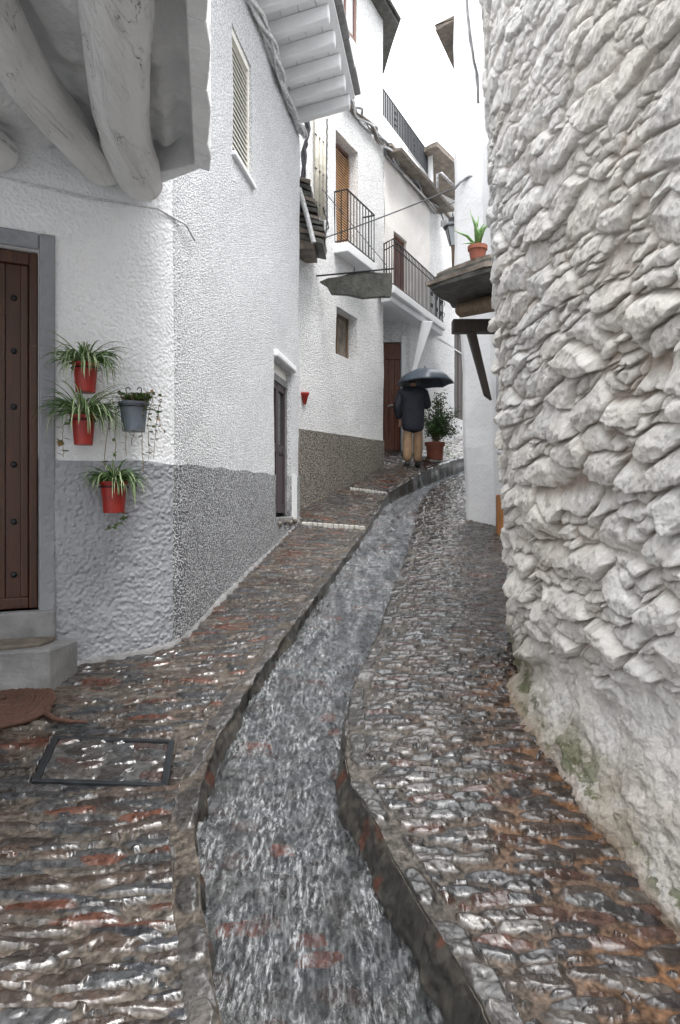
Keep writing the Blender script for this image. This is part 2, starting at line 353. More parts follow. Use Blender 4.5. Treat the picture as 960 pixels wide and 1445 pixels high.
def paving(name, side):
    R = 1050; K = 460 if side == 'L' else 300
    d = np.exp(np.linspace(math.log(1.35), math.log(19.0), R))[:, None]
    t = np.linspace(0, 1, K)[None, :]
    if side == 'L':
        a = np.interp(d, LBd, LBx); b = xl(d); x = a+(b-a)*(t**.85); D = d*np.ones_like(x); z = zP(x, D); du = b-x
        u = x; v = D-.10*x
    else:
        a = xr(d); b = np.interp(d, [1, 2.4, 4.2, 4.8, 5.4, 6.2, 7.5, 9.0, 10, 14, 19], [1.55, 1.4, 1.28, 1.3, 1.55, 2.2, 2.5, 2.3, 2.4, 3.9, 7.5]); x = a+(b-a)*t; D = d*np.ones_like(x); z = zR(D)+.02*ss(0, .5, x-a); du = x-a
        u = x; v = D+.06*x
    wu = fbm(u*3, v*3, s=21)*.03; wv = fbm(u*2.5, v*2.5, s=22)*.035
    u2 = u+wu; v2 = v+wv
    cu, cv = (.25, .048) if side == 'L' else (.18, .058)
    f1, i1, lx1, ly1 = stones(u2, v2, cu, cv, 11 if side == 'L' else 31, amin=.44, amax=.64, keep=.95, rot=.16)
    f2, i2, lx2, ly2 = stones(u2, v2, cu*.5, cv*.62, 12 if side == 'L' else 32, amin=.30, amax=.52, keep=.45, rot=.4)
    f2 = np.where(f1 > -.12, -3, f2)
    fe, ie, lxe, lye = stones(v2, du+.012*fbm(v*9, u*0, s=5), .21, .105, 13, amin=.42, amax=.60, keep=.9, rot=.12)
    E = du < .105
    f = np.where(E, fe, np.maximum(f1, f2)); idv = np.where(E, ie, np.where(f1 >= f2, i1, i2)); ly = np.where(E, lye, ly1); lx = np.where(E, lxe, lx1)
    f = f+.09*fbm(u*24, v*34, s=41, o=3)
    ins = ss(0, .34, f)
    tl = ((idv*53.7) % 1-.5); tl2 = ((idv*31.1) % 1-.5)
    near = np.interp(D, [2, 6, 14], [1, .9, .8])
    h = ins**.8*(.009+.009*((idv*17.7) % 1)+tl*ly*.017+tl2*lx*.012)*near + fbm(u*11+idv*9, v*27+idv*5, s=6, o=3)*.0075*ins + fbm(u*30, v*52, s=16, o=3)*.0046*(.5+.5*ins)+ (1-ins)*.0035*fbm(u*75, v*75, s=18, o=2) + fbm(u*2, v*2, s=8)*.012
    if side == 'L':
        mask = in_mh(x, D); h = h*(1-mask)-.012*mask
        z = z-.03*ss(.12, .0, du)*0
        h = h+.010*ss(.12, .03, du)
    V = np.stack([x, D, z+h], -1)
    sc = stone_color(idv)
    sc = np.where(E[..., None], sc.mean(-1, keepdims=True)*np.array([1.08, 1.0, .93]), sc)
    if side == 'L': mort = np.array([.070,.060,.050])*np.ones(x.shape+(1,))
    else:
        wall = b-x
        g = ss(1.15, .12, wall)*ss(6.2, 3.6, D)*(.55+.6*vn(u*3, v*3, s=9))
        g = np.clip(g, 0, 1)[..., None]
        mort = np.array([.085,.076,.066])*(1-g)+np.array([.19,.095,.045])*g
        sc = sc*(1-.25*g)+np.array([.14,.07,.04])*.25*g
        gr = ss(.35, .75, vn(idv*50, idv*90+3, s=1)*.5+.5)[..., None]
        sc = sc*(1-.25)+.25*sc.mean(-1, keepdims=True)
    mort = mort*(1+.35*fbm(u*30, v*30, s=14)+.5*vn(u*110, v*110, s=19))[..., None]
    mm = ss(-.02, .14, f)[..., None]
    col = (mort*(1-mm)*1.05+sc*mm*.85)
    dirt = ss(.1, .6, fbm(u*1.5, v*1.5, s=15))[..., None]
    col = col*(1-.25*dirt)
    wet = .22+.78*ss(.02, .25, f)
    o = gridmesh(name, V, M['paving'], cols=np.clip(col, 0, 1), attrs={'wet': wet})
    return tag(o, kind='structure')
paving('pavement', 'L'); paving('path', 'R')
# kerb faces, bed, water
def kerb(name, side):
    R = 900; K = 16
    d = np.exp(np.linspace(math.log(1.35), math.log(19.0), R))[:, None]; t = np.linspace(0, 1, K)[None, :]; D = d*np.ones_like(t)
    top = (zK(d) if side == 'L' else zR(d))+.012; bot = zW(d)-.10
    e = xl(d) if side == 'L' else xr(d); sg = 1 if side == 'L' else -1
    bat = np.interp(d, [1, 3, 5, 18], [.10, .09, .03, .02]) if side == 'R' else np.interp(d, [1, 3, 5, 18], [.03, .03, .02, .02])
    rock = fbm(D*9, t*1.3+0*D, s=51+len(side), o=4)*.022+.014*np.floor(2.5*vn(D*5, t*2, s=55))*ss(0, .15, t)
    x = e+sg*(bat*t+rock*np.interp(D, [4, 9], [1, .45])*ss(0, .2, t)-.006); z = top+(bot-top)*t
    c0 = np.array([.025,.024,.022]); c1 = np.array([.07,.062,.05])
    k = np.clip(.5+fbm(D*6, t*3, s=57), 0, 1)[..., None]
    col = c0*(1-k)+c1*k
    col = np.where((vn(D*7, t*2, s=58) > .75)[..., None], np.array([.07,.03,.02]), col)
    V = np.stack([x, D, z*np.ones_like(x)], -1)
    o = gridmesh(name, V, M['paving'], cols=col, attrs={'wet': .5+0*x}, flip=(side == 'L')); tag(o, kind='structure')
kerb('kerb', 'L'); kerb('kerb', 'R')
R = 900; K = 150
d = np.exp(np.linspace(math.log(1.35), math.log(19.0), R))[:, None]; t = np.linspace(0, 1, K)[None, :]; D = d*np.ones_like(t)
a = xl(d)-.05; b = xr(d)+.05; x = a+(b-a)*t
f, idv, lx, ly = stones(x+.05*fbm(x*9, D*9, s=61), D+.03*fbm(x*4, D*4, s=62), .17, .085, 63, amin=.4, amax=.6)
h = ss(0, .3, f)*.02
sc = stone_color(idv)*.9; red = ((idv*77.7) % 1 > .93)[..., None]
sc = np.where(red, np.array([.20,.040,.014])*(.5+.8*np.clip(.5+fbm(x*20, D*20, s=66), 0, 1))[..., None], sc)
col = sc*ss(-.02, .1, f)[..., None]+np.array([.07,.07,.065])*(1-ss(-.02, .1, f)[..., None])
o = gridmesh('channel_bed', np.stack([x, D, zW(D)-.055+h], -1), M['bed'], cols=col, attrs={'wet': .5+0*x}); tag(o, kind='structure')
R = 1300; K = 150
d = np.exp(np.linspace(math.log(1.35), math.log(19.0), R))[:, None]; t = np.linspace(0, 1, K)[None, :]; D = d*np.ones_like(t)
a = xl(d)-.02; b = xr(d)+.02; x = a+(b-a)*t
h = .016*fbm(x*13, D*6, s=71, o=4)+.010*(1-np.abs(fbm(x*22, D*9, s=72, o=3)))*1.0+.018*fbm(x*2.2, D*3, s=73, o=2)
h = h+.03*ss(.35, .0, t)*np.clip(vn(x*9, D*5, s=74), 0, 1)*ss(5.5, 4.0, D)
o = gridmesh('water', np.stack([x, D, zW(D)+h-.008], -1), M['water']); tag(o, kind='structure')
# the hillside under and around everything
mb = MB()
for (x0, x1) in ((-80, 80),):
    ys = [-40, 0, 8, 18, 60, 200]; zs = [float(zR(0))-.5-2, float(zR(0))-.40, float(zR(8))-.40, float(zR(18))-.40, 7, 22]
    vs = [(xx, y, z) for y, z in zip(ys, zs) for xx in (x0, x1)]
    mb.add(vs, [(2*i, 2*i+1, 2*i+3, 2*i+2) for i in range(5)])
mb_o = mb.build('ground', M['concrete']); tag(mb_o, kind='structure')
mb = MB()    # paved approach behind the viewer
mb.add([(-2.4,-6,float(zR(-6))-.02),(1.9,-6,float(zR(-6))-.02),(1.9,1.36,float(zR(1.36))-.02),(-2.4,1.36,float(zR(1.36))-.02)], [(0,1,2,3)])
tag(mb.build('road', M['concrete']), kind='structure')
# ------------------------------------------------------------------ walls with openings
class Facade:
    def __init__(s, plan, lean=None):
        s.p = [Vector((a, b)) for a, b in plan]; s.cs = [0]
        for i in range(1, len(s.p)): s.cs.append(s.cs[-1]+(s.p[i]-s.p[i-1]).length)
        s.lean = lean
    def at(s, t, smooth=True):
        t = max(0, min(s.cs[-1]-1e-6, t)); i = 0
        while s.cs[i+1] <= t and i < len(s.p)-2: i += 1
        k = (t-s.cs[i])/(s.cs[i+1]-s.cs[i]); q = s.p[i].lerp(s.p[i+1], k)
        def nn(i): 
            d = (s.p[i+1]-s.p[i]).normalized(); return Vector((d.y, -d.x))
        n = nn(i)
        if t-s.cs[i] < 1e-4 and i > 0: 
            n2 = nn(i-1); n = (n+n2); n = n/max(.3, n.length_squared)*2 if n.length > .2 else nn(i)
        return q, n
    def s_px(s, px, lo=0, hi=None):    # where a photo column meets the wall
        hi = hi or s.cs[-1]; best = (9, 0); n = 1500
        for i in range(n+1):
            t = lo+(hi-lo)*i/n; q, _ = s.at(t); e = abs(q.x/q.y-(px-CX)/F)
            if q.y > 1 and e < best[0]: best = (e, t)
        return best[1]
    def pt(s, t, z, off=0, seed=0, wob=0):
        q, n = s.at(t)
        w = wob*mn.fractal(Vector((t*1.1, z*1.1, seed*3.7)), .8, 2.0, 3) if wob else 0
        q = q+n*(off+w); dx = s.lean(z) if s.lean else 0
        return Vector((q.x+dx, q.y, z))
    def wall(s, name, mat, parent, z0, z1, holes=(), depth=.15, off=0, t0=0, t1=None, step=.25, wob=.02, seed=1, ztop=None, zbot=None, cap=False, capw=.02):
        t1 = s.cs[-1] if t1 is None else t1
        ts = set([round(t0, 4), round(t1, 4)]+[round(c, 4) for c in s.cs if t0 < c < t1]); n = max(1, int((t1-t0)/step))
        for i in range(n): ts.add(round(t0+(t1-t0)*i/n, 4))
        zs = set([z0, z1]); n = max(1, int((z1-z0)/step))
        for i in range(n): zs.add(round(z0+(z1-z0)*i/n, 4))
        H = [tuple(round(a, 4) for a in h) for h in holes]
        for h in H:
            for a in h[:2]:
                ts = {q for q in ts if abs(q-a) > .04 or q in (round(t0, 4), round(t1, 4))}; 
            for a in h[2:4]: zs = {q for q in zs if abs(q-a) > .04 or q in (z0, z1)}
        for h in H:
            ts |= {a for a in h[:2] if t0 <= a <= t1}; zs |= {a for a in h[2:4] if z0 <= a <= z1}
        ts = sorted(ts); zs = sorted(zs); mb = MB(); idx = {}
        def Z(t, z):
            if ztop and abs(z-z1) < 1e-6: return ztop(t)
            if zbot and abs(z-z0) < 1e-6: return zbot(t)
            return z
        def V(i, j, dp=0):
            k = (i, j, dp)
            if k not in idx:
                idx[k] = len(mb.v); mb.v.append(tuple(s.pt(ts[i], Z(ts[i], zs[j]), off-dp, seed, wob)))
            return idx[k]
        def hole(i, j):
            if i < 0 or j < 0 or i >= len(ts)-1 or j >= len(zs)-1: return None
            a = (ts[i]+ts[i+1])/2; b = (zs[j]+zs[j+1])/2
            for h in H:
                if h[0] < a < h[1] and h[2] < b < h[3]: return h
        for i in range(len(ts)-1):
            for j in range(len(zs)-1):
                h = hole(i, j)
                if not h: mb.f.append((V(i,j), V(i+1,j), V(i+1,j+1), V(i,j+1))); mb.m.append(0); continue
                dp = h[4] if len(h) > 4 else depth
                if not hole(i-1, j) and i > 0: mb.f.append((V(i,j), V(i,j+1), V(i,j+1,dp), V(i,j,dp))); mb.m.append(0)
                if not hole(i+1, j) and i < len(ts)-2: mb.f.append((V(i+1,j+1), V(i+1,j), V(i+1,j,dp), V(i+1,j+1,dp))); mb.m.append(0)
                if not hole(i, j-1) and j > 0: mb.f.append((V(i+1,j), V(i,j), V(i,j,dp), V(i+1,j,dp))); mb.m.append(0)
                if not hole(i, j+1) and j < len(zs)-2: mb.f.append((V(i,j+1), V(i+1,j+1), V(i+1,j+1,dp), V(i,j+1,dp))); mb.m.append(0)
        if cap:
            J = len(zs)-1
            for i in range(len(ts)-1):
                if not hole(i, J-1): mb.f.append((V(i,J), V(i+1,J), V(i+1,J,capw), V(i,J,capw))); mb.m.append(0)
            for i in (0, len(ts)-1):
                for j in range(len(zs)-1): mb.f.append((V(i,j), V(i,j,capw), V(i,j+1,capw), V(i,j+1))); mb.m.append(0)
        return mb.build(name, mat, parent, smooth=False)
    def panel(s, mb, t0, t1, z0, z1, off, th=.03, mi=0):   # straight board between two wall stations
        a = s.pt(t0, z0, off); b = s.pt(t1, z0, off); c = s.pt(t0, z0, off-th); e = s.pt(t1, z0, off-th)
        dz = Vector((0, 0, z1-z0)); mb.hexa([a, b, e, c], [a+dz, b+dz, e+dz, c+dz], mi)
def louvre(f, name, parent, t0, t1, z0, z1, off, mat, pitch=.035):
    mb = MB(); n = int((z1-z0)/pitch)
    for i in range(n):
        z = z0+i*pitch; a = f.pt(t0, z, off); b = f.pt(t1, z, off); c = f.pt(t1, z+pitch*.72, off-.016); d = f.pt(t0, z+pitch*.72, off-.016)
        a2 = f.pt(t0, z, off-.012); b2 = f.pt(t1, z, off-.012); c2 = f.pt(t1, z+pitch*.72, off-.028); d2 = f.pt(t0, z+pitch*.72, off-.028)
        mb.hexa([a, b, b2, a2], [d, c, c2, d2])
    return mb.build(name, mat, parent)
def roofcap(name, plan, z, mat, parent, th=.15):
    mb = MB(); mb.slab(plan, z, z+th); return mb.build(name, mat, parent)
# =================================================================== HOUSE A (left)
A = empty('white_house', (-2.2, 6.5, -1.1), 'near white house on the left with grey plinth, studded door and slatted window', 'house')
def arc(a, b, c, n=6):
    a, b, c = Vector(a), Vector(b), Vector(c); return [tuple(a*(1-t)**2+b*2*t*(1-t)+c*t*t) for t in [i/n for i in range(n+1)]]
dw = Vector((.885, .466)); c1 = Vector((-1.2, 5.1)); d2 = Vector((.1475, 1)).normalized()
planA = [(-5.2, -5.0), tuple(c1-dw*4.2)]+arc(c1-dw*.22, c1, c1+d2*.22)+[(-.551, 9.5), (-.9, 9.62), (-4.9, 10.2), (-8.5, 6.0), (-8.5, -5), (-5.2, -5.0)]
FA = Facade(planA)
S0 = FA.cs[1]; sC = FA.s_px(245, S0+3.5, S0+5)            # corner station
def sd(dist): return S0+4.2-dist        # distance left of the corner
sD0, sD1 = sd(1.95), sd(.893)
w0, w1 = FA.s_px(329, sC+.3, sC+4.2), FA.s_px(356, sC+.3, sC+4.2)
k0, k1 = FA.s_px(387, sC+.3, sC+4.3), FA.s_px(411, sC+.3, sC+4.3)
sEnd = sC+4.55
for i, p in enumerate(FA.p):
    if abs(p.x+.551) < 1e-6: sEnd = FA.cs[i]
holesA = [(sD0, sD1, -.68, 1.69, .12), (w0, w1, 3.28, 4.47, .10), (k0, k1, -.12, 1.70, .14)]
FA.wall('wall', M['stucco_lumpy'], A, -1.6, 5.35, [holesA[0]], t1=sC, seed=2, wob=.02)
FA.wall('wall', M['stucco'], A, -1.6, 5.35, holesA[1:], t0=sC, seed=2, wob=.02)
zt = lambda t: .315+.012*math.sin(t*9)+(max(0, t-sC))*.018
pl = FA.wall('plinth', M['plinth_smooth'], A, -1.6, .31, [(sD0, sD1, -.68, .31, .13)], t0=sd(3.6), t1=sC-.02, off=.014, seed=2, wob=.02, ztop=zt, cap=True)
tag(pl, 'smooth lumpy grey plinth beside the door')
pl = FA.wall('plinth', M['plinth_a'], A, -1.6, .31, [(k0-.0, k1+.0, -.12, .31, .15)], t0=sC-.02, t1=sEnd, off=.014, seed=2, wob=.02, ztop=zt, cap=True)
tag(pl, 'rough speckled grey plinth along the street')
# white reveal strip painted through the plinth, right of the narrow door
mb = MB(); FA.panel(mb, k1+.002, k1+.24, -.16, .40, .028, .03); mb.build('door_surround', M['white'], A)
# plaster surround of the big door
mb = MB(); FA.panel(mb, sD1+.0, sD1+.1, -1.1, 1.80, .034, .05); FA.panel(mb, sD0-.1, sD1-.002, 1.692, 1.80, .034, .05); FA.panel(mb, sD0-.1, sD0, -1.1, 1.69, .034, .05)
mb.build('door_surround', M['surround'], A, bevel=.012)
# studded plank door
mb = MB(); n = 6; wdt = (sD1-sD0-.06)/n
for i in range(n):
    FA.panel(mb, sD0+.03+i*wdt+.002, sD0+.03+(i+1)*wdt-.002, -.62, 1.62, -.075-.006*(i % 2), .04)
dr = mb.build('door', M['door'], A, bevel=.004)
mb = MB(); FA.panel(mb, sD0+.002, sD0+.055, -.675, 1.685, -.04, .07); FA.panel(mb, sD1-.055, sD1-.002, -.675, 1.685, -.04, .07); FA.panel(mb, sD0+.056, sD1-.056, 1.60, 1.685, -.04, .07); FA.panel(mb, sD0+.056, sD1-.056, -.675, -.60, -.05, .06)
for xx in (sD1-.082,): FA.panel(mb, xx-.024, xx+.024, -.60, 1.60, -.058, .03)
mb.build('door_frame', M['door'], dr, bevel=.008)
for j, zc in enumerate([-.45, -.1, .28, .66, 1.03, 1.38]):
    for tt in (sD1-.145, sD0+.55):
        q = FA.pt(tt, zc, -.075); nrm = FA.at(tt)[1]; mb = MB()
        mb.lathe(q, [(.021, -.004), (.019, .006), (.011, .013), (.0005, .016)], 12, ax=(nrm.x, nrm.y, 0)); mb.build('stud', M['iron'], dr, smooth=True)
q = FA.pt(sD1-.02, 1.50, -.03)
# threshold and step
mb = MB(); FA.panel(mb, sD0-.1, sD1+.1, -1.25, -.682, .06, .2); mb.build('threshold', M['concrete'], A, bevel=.015)
# slatted window
win = FA.wall('window', M['frame_red'], A, 3.28, 3.281) if False else None
mb = MB(); FA.panel(mb, w0+.002, w1-.002, 3.282, 3.33, -.03, .04); FA.panel(mb, w0+.002, w1-.002, 4.40, 4.468, -.03, .04); FA.panel(mb, w0+.002, w0+.04, 3.33, 4.40, -.03, .04); FA.panel(mb, w1-.04, w1-.002, 3.33, 4.40, -.03, .04)
win = mb.build('window', M['blind'], A)
louvre(FA, 'blind', win, w0+.042, w1-.042, 3.335, 4.395, -.035, M['blind'], .055)
mb = MB(); FA.panel(mb, w0-.03, w1+.05, 3.235, 3.278, .035, .1); mb.build('sill', M['white'], win, bevel=.008)
mb = MB(); FA.panel(mb, w0+.04, w1-.04, 3.33, 4.4, -.112, .006); mb.build('pane', M['glass_dark'], win)
# narrow shuttered door
mb = MB(); 
for i in range(2):
    a = k0+.03+i*(k1-k0-.06)/2; b = k0+.03+(i+1)*(k1-k0-.06)/2
    FA.panel(mb, a+.004, a+.06, -.08, 1.50, -.07, .04); FA.panel(mb, b-.06, b-.004, -.08, 1.50, -.07, .04)
    for (za, zb) in ((-.08, .03), (.66, .76), (1.42, 1.50)): FA.panel(mb, a+.06, b-.06, za, zb, -.073, .035)
    FA.panel(mb, a+.06, b-.06, .03, .66, -.085, .02)
sh = mb.build('door', M['door_dark'], A, bevel=.004)
mb = MB(); FA.panel(mb, k0+.09, k1-.09, .76, 1.42, -.098, .008); mb.build('pane', M['glass_dark'], sh)
mb = MB(); FA.panel(mb, k0+.002, k0+.03, -.11, 1.58, -.05, .07); FA.panel(mb, k1-.03, k1-.002, -.11, 1.58, -.05, .07); FA.panel(mb, k0+.031, k1-.031, 1.50, 1.58, -.05, .07); mb.build('door_frame', M['concrete'], sh)
mb = MB(); FA.panel(mb, k0+.031, k1-.031, 1.59, 1.695, -.06, .05); mb.build('roller_box', M['blind'], sh)
q = FA.pt((k0+k1)/2+.03, .62, -.055); mb = MB(); mb.tube([q, q+Vector((.04, 0, 0)), q+Vector((.04, 0, .12)), q+Vector((0, 0, .12))], .008, 6); mb.build('handle', M['iron'], sh, smooth=True)
mb = MB(); FA.panel(mb, k0-.02, k1+.12, 1.72, 1.80, .05, .09); mb.build('lintel', M['white'], A, bevel=.018)
mb = MB(); FA.panel(mb, k0+.01, k1-.0, -.20, -.125, .03, .15); mb.build('sill', M['concrete'], A, bevel=.01)
for kk in range(4):
    q = FA.pt(k0+.15+kk*.3, -.2+.02*(kk % 2), .02); mb = MB(); mb.lathe(q, [(.0, -.03), (.04, -.02), (.045, .01), (.0, .04)], 8, ax=(.9,-.2,.3)); mb.build('support_stone', M['slate_brown'], A, smooth=True)
# eave with whitewashed rafters
outw = Vector((d2.y, -d2.x, 0)); al = Vector((d2.x, d2.y, 0))
b0 = Vector((c1.x, c1.y, 0))
def Aw(dist, out, z): return b0+al*dist+outw*out+Vector((0, 0, z))
L0, L1 = -.6, 4.42
mb = MB(); nb = 4
for i in range(nb):      # deck boards on top of the rafters, running along the wall
    o0_, o1_ = .0+i*.19, .19+i*.19-.006
    mb.hexa([Aw(L0, o0_, 5.27+o0_*.2), Aw(L1+.05, o0_, 5.27+o0_*.2), Aw(L1+.05, o1_, 5.27+o1_*.2), Aw(L0, o1_, 5.27+o1_*.2)], [Aw(L0, o0_, 5.30+o0_*.2), Aw(L1+.05, o0_, 5.30+o0_*.2), Aw(L1+.05, o1_, 5.30+o1_*.2), Aw(L0, o1_, 5.30+o1_*.2)])
ev = mb.build('eave', M['white'], A)
for i in range(12):
    s_ = L1-.05-i*.42; z0_ = 5.10
    mb = MB(); mb.hexa([Aw(s_-.055, -.02, z0_), Aw(s_+.055, -.02, z0_), Aw(s_+.06, .70, z0_+.15), Aw(s_-.06, .70, z0_+.15)], [Aw(s_-.055, -.02, z0_+.165), Aw(s_+.055, -.02, z0_+.165), Aw(s_+.06, .70, z0_+.305), Aw(s_-.06, .70, z0_+.305)])
    mb.build('rafter', M['white'], ev, bevel=.015)
mb = MB()
for i in range(9):
    s_ = L0+i*.57; j = random.uniform(-.02, .03)
    mb.hexa([Aw(s_, -.1, 5.31), Aw(s_+.565, -.1, 5.31), Aw(s_+.565, .82+j, 5.50), Aw(s_, .82+j, 5.50)], [Aw(s_, -.1, 5.36), Aw(s_+.565, -.1, 5.36), Aw(s_+.565, .82+j, 5.54), Aw(s_, .82+j, 5.54)])
mb.build('roof_slab', M['concrete'], ev, bevel=.01)
roofcap('roof', [tuple(p) for p in planA[:-1]], 5.36, M['slate'], A, .15)
# the log-beamed overhang over the door
ov0 = Vector((-.85, 4.62)); ovd = Vector((.28, -1.55)).normalized()
def grid_fn(name, fn, nu, nv, mat, parent, flip=False):
    V = np.zeros((nv, nu, 3))
    for j in range(nv):
        for i in range(nu): V[j, i] = fn(i/(nu-1), j/(nv-1))
    return gridmesh(name, V, mat, parent, flip=flip)
def ceil_fn(u, v):
    e = ov0+ovd*(v*3.6-.05); wl = Vector((-3.9, 3.75-v*3.4-.0))
    x = e.x+(wl.x-e.x)*u; y = e.y+(wl.y-e.y)*u+(.35*math.sin(min(1, u*3)*math.pi/2) if v < .3 else 0)
    z = 2.42+.05*math.sin(x*9+y)+.02*math.sin(y*13)
    k = (1-u)*6
    if u < .28: z -= .10*math.sin(math.pi*u/.28)**2*math.cos(u*70)*.6
    return (x, y, z+.035*mn.fractal(Vector((x*6, y*3, 8.8)), .8, 2, 4))
sof = grid_fn('soffit', ceil_fn, 90, 90, M['plaster_old'], A)
mb = MB(); pts = [ov0+ovd*(i*.18-.02) for i in range(21)]; nx = Vector((ovd.y, -ovd.x)) # towards -x
for i in range(20):
    a, b = pts[i], pts[i+1]; j0 = .012*math.sin(i*2.1); j1 = .012*math.sin((i+1)*2.1)
    zl0 = 2.19+.012*math.sin(i*1.7); zl1 = 2.19+.012*math.sin((i+1)*1.7)
    mb.hexa([(a.x+j0, a.y, zl0), (a.x-.10, a.y, zl0+.03), (b.x-.10, b.y, zl1+.03), (b.x+j1, b.y, zl1)], [(a.x+j0, a.y, 2.62), (a.x-.10, a.y, 2.62), (b.x-.10, b.y, 2.62), (b.x+j1, b.y, 2.62)])
mb.build('edge_beam', M['plaster_old'], A, bevel=.01)
mb = MB(); mb.hexa([(-.86, 4.66, 2.24), (-.86, 4.60, 2.24), (-1.28, 4.84, 2.27), (-1.28, 5.0, 2.27)], [(-.86, 4.66, 2.6), (-.86, 4.60, 2.6), (-1.28, 4.84, 2.6), (-1.28, 5.0, 2.6)]); mb.build('end_beam', M['plaster_old'], A, bevel=.01)
mb = MB(); mb.slab([(-.86, 4.66), (-1.25, 5.05), (-4.5, 3.5), (-4.5, .8), (-.3, .9)], 2.62, 2.85); mb.build('floor_slab', M['plaster_old'], A)
mb = MB(); mb.slab([(-.95, 4.60), (-1.25, 5.0), (-4.5, 3.5), (-4.5, .8), (-.4, .95)], 2.85, 3.6); mb.build('upper_wall', M['stucco_lumpy'], A)
def log(p0, p1, r0, r1, sag=.03, seed=0):
    p0, p1 = Vector(p0), Vector(p1); n = 40; m = 28; V = np.zeros((n+5, m+1, 3))
    ax = (p1-p0).normalized(); u = ax.orthogonal().normalized(); w = ax.cross(u); L = (p1-p0).length
    for i in range(n+5):
        k = max(0, (i-4))/n; e = math.sin(math.pi*.5*min(1, i/4))**.6 if i < 4 else 1
        c = p0.lerp(p1, k)+Vector((.04*math.sin(k*5+seed), 0, -sag*math.sin(math.pi*k)))-ax*(.10*(1-i/4)*r0/.1 if i < 4 else 0)*.6
        r = (r0+(r1-r0)*k)*max(.02, e)
        for j in range(m+1):
            a = 2*math.pi*(j % m)/m
            rr = r*(1+.09*mn.fractal(Vector((math.cos(a)*1.6+seed, math.sin(a)*1.6, k*L*2.2)), .8, 2, 4)+.05*math.sin(3*a+seed+k*4))
            crack = math.exp(-((a-(4.2+.3*math.sin(k*9))) / .05)**2)*.03*(.1/r if r > .05 else 1)
            V[i, j] = c+(u*math.cos(a)+w*math.sin(a))*rr*(1-crack*4*.3)
    return V
M['log'] = None
tt_ = NT('whitewashed_log'); f_ = tt_.noise(5, 7, .7, tt_.mapped((6, 1, 6))); g_ = tt_.noise(3, 4, .6)
ck = tt_.math('ABSOLUTE', tt_.math('SUBTRACT', tt_.noise(1.0, 5, .6, tt_.mapped((7, .9, 7)), .6), .5))
cc = tt_.mix(tt_.ramp(g_, [(.4, 0), (.75, .5)]), (.84,.84,.835), (.60,.59,.57))
cc = tt_.mix(tt_.math('MULTIPLY', tt_.ramp(ck, [(.0, .9), (.006, 0)]), tt_.ramp(tt_.noise(4, 3, .5), [(.5, 0), (.6, 1)])), cc, (.05,.045,.04))
tt_.col(cc); tt_.rough(.8); tt_.nrm(tt_.bump(f_, 1.0, .03, tt_.bump(tt_.ramp(ck, [(0, 0), (.03, 1)]), .6, .012))); M['log'] = tt_.m
for (a, b, r0, r1, sd_) in (((-1.37, 4.86, 2.24), (-.90, 2.6, 2.26), .150, .165, 3), ((-1.60, 4.75, 2.27), (-1.60, 2.4, 2.30), .125, .145, 9), ((-2.20, 4.52, 2.25), (-2.5, 2.2, 2.28), .12, .14, 14)):
    gridmesh('log_beam', log(a, b, r0, r1, seed=sd_), M['log'], A, flip=True)
# mortar fillet along the foot of the wall
mb = MB()
N_ = 140
for i in range(N_):
    a_, b_ = sd(.75)+i*(sEnd-sd(.75))/N_, sd(.75)+(i+1)*(sEnd-sd(.75))/N_
    A0, B0 = FA.pt(a_, 0, .0), FA.pt(b_, 0, .0); wa = .035+.01*math.sin(i*1.3); wb = .035+.01*math.sin((i+1)*1.3)
    A1, B1 = FA.pt(a_, 0, wa), FA.pt(b_, 0, wb)
    g = lambda p: float(zP(np.array([p.x]), np.array([p.y]))[0])
    mb.add([(A0.x, A0.y, g(A0)+.045), (B0.x, B0.y, g(B0)+.045), (B1.x, B1.y, g(B1)-.01+.022), (A1.x, A1.y, g(A1)-.01+.022), (B1.x, B1.y, g(B1)-.05), (A1.x, A1.y, g(A1)-.05)], [(3,2,1,0), (5,4,2,3)])
mb.build('mortar_fillet', M['concrete'], A, smooth=True)
mb = MB(); mb.tube([FA.pt(sd(1.9), 2.05, .012), FA.pt(sd(1.3), 2.13, .012), FA.pt(sd(.6), 2.10, .014), FA.pt(sd(.12), 2.12, .02), FA.pt(sC+.12, 2.10, .03), FA.pt(sC+.32, 2.06, .02)], .008, 6); mb.build('cord', M['cable_white'], A, smooth=True)
# doorstep, mat, inspection cover
def g1(x, y): return float(zP(np.array([x]), np.array([y]))[0])
st = empty('doorstep', (-2.2, 4.35, -1.1), 'low concrete doorstep with a slate top below the studded door', 'step')
mb = MB(); mb.slab([(-1.78, 4.34), (-1.74, 4.70), (-3.0, 4.2), (-3.1, 3.75), (-2.2, 4.20)], -1.45, -.875, jit=.008); mb.build('base', M['concrete'], st, bevel=.02)
mb = MB(); mb.slab([(-1.86, 4.40), (-1.84, 4.60), (-2.9, 4.2), (-3.0, 3.85), (-2.2, 4.18)], -.873, -.842, jit=.006); mb.build('top_slab', M['slate_brown'], st, bevel=.01)
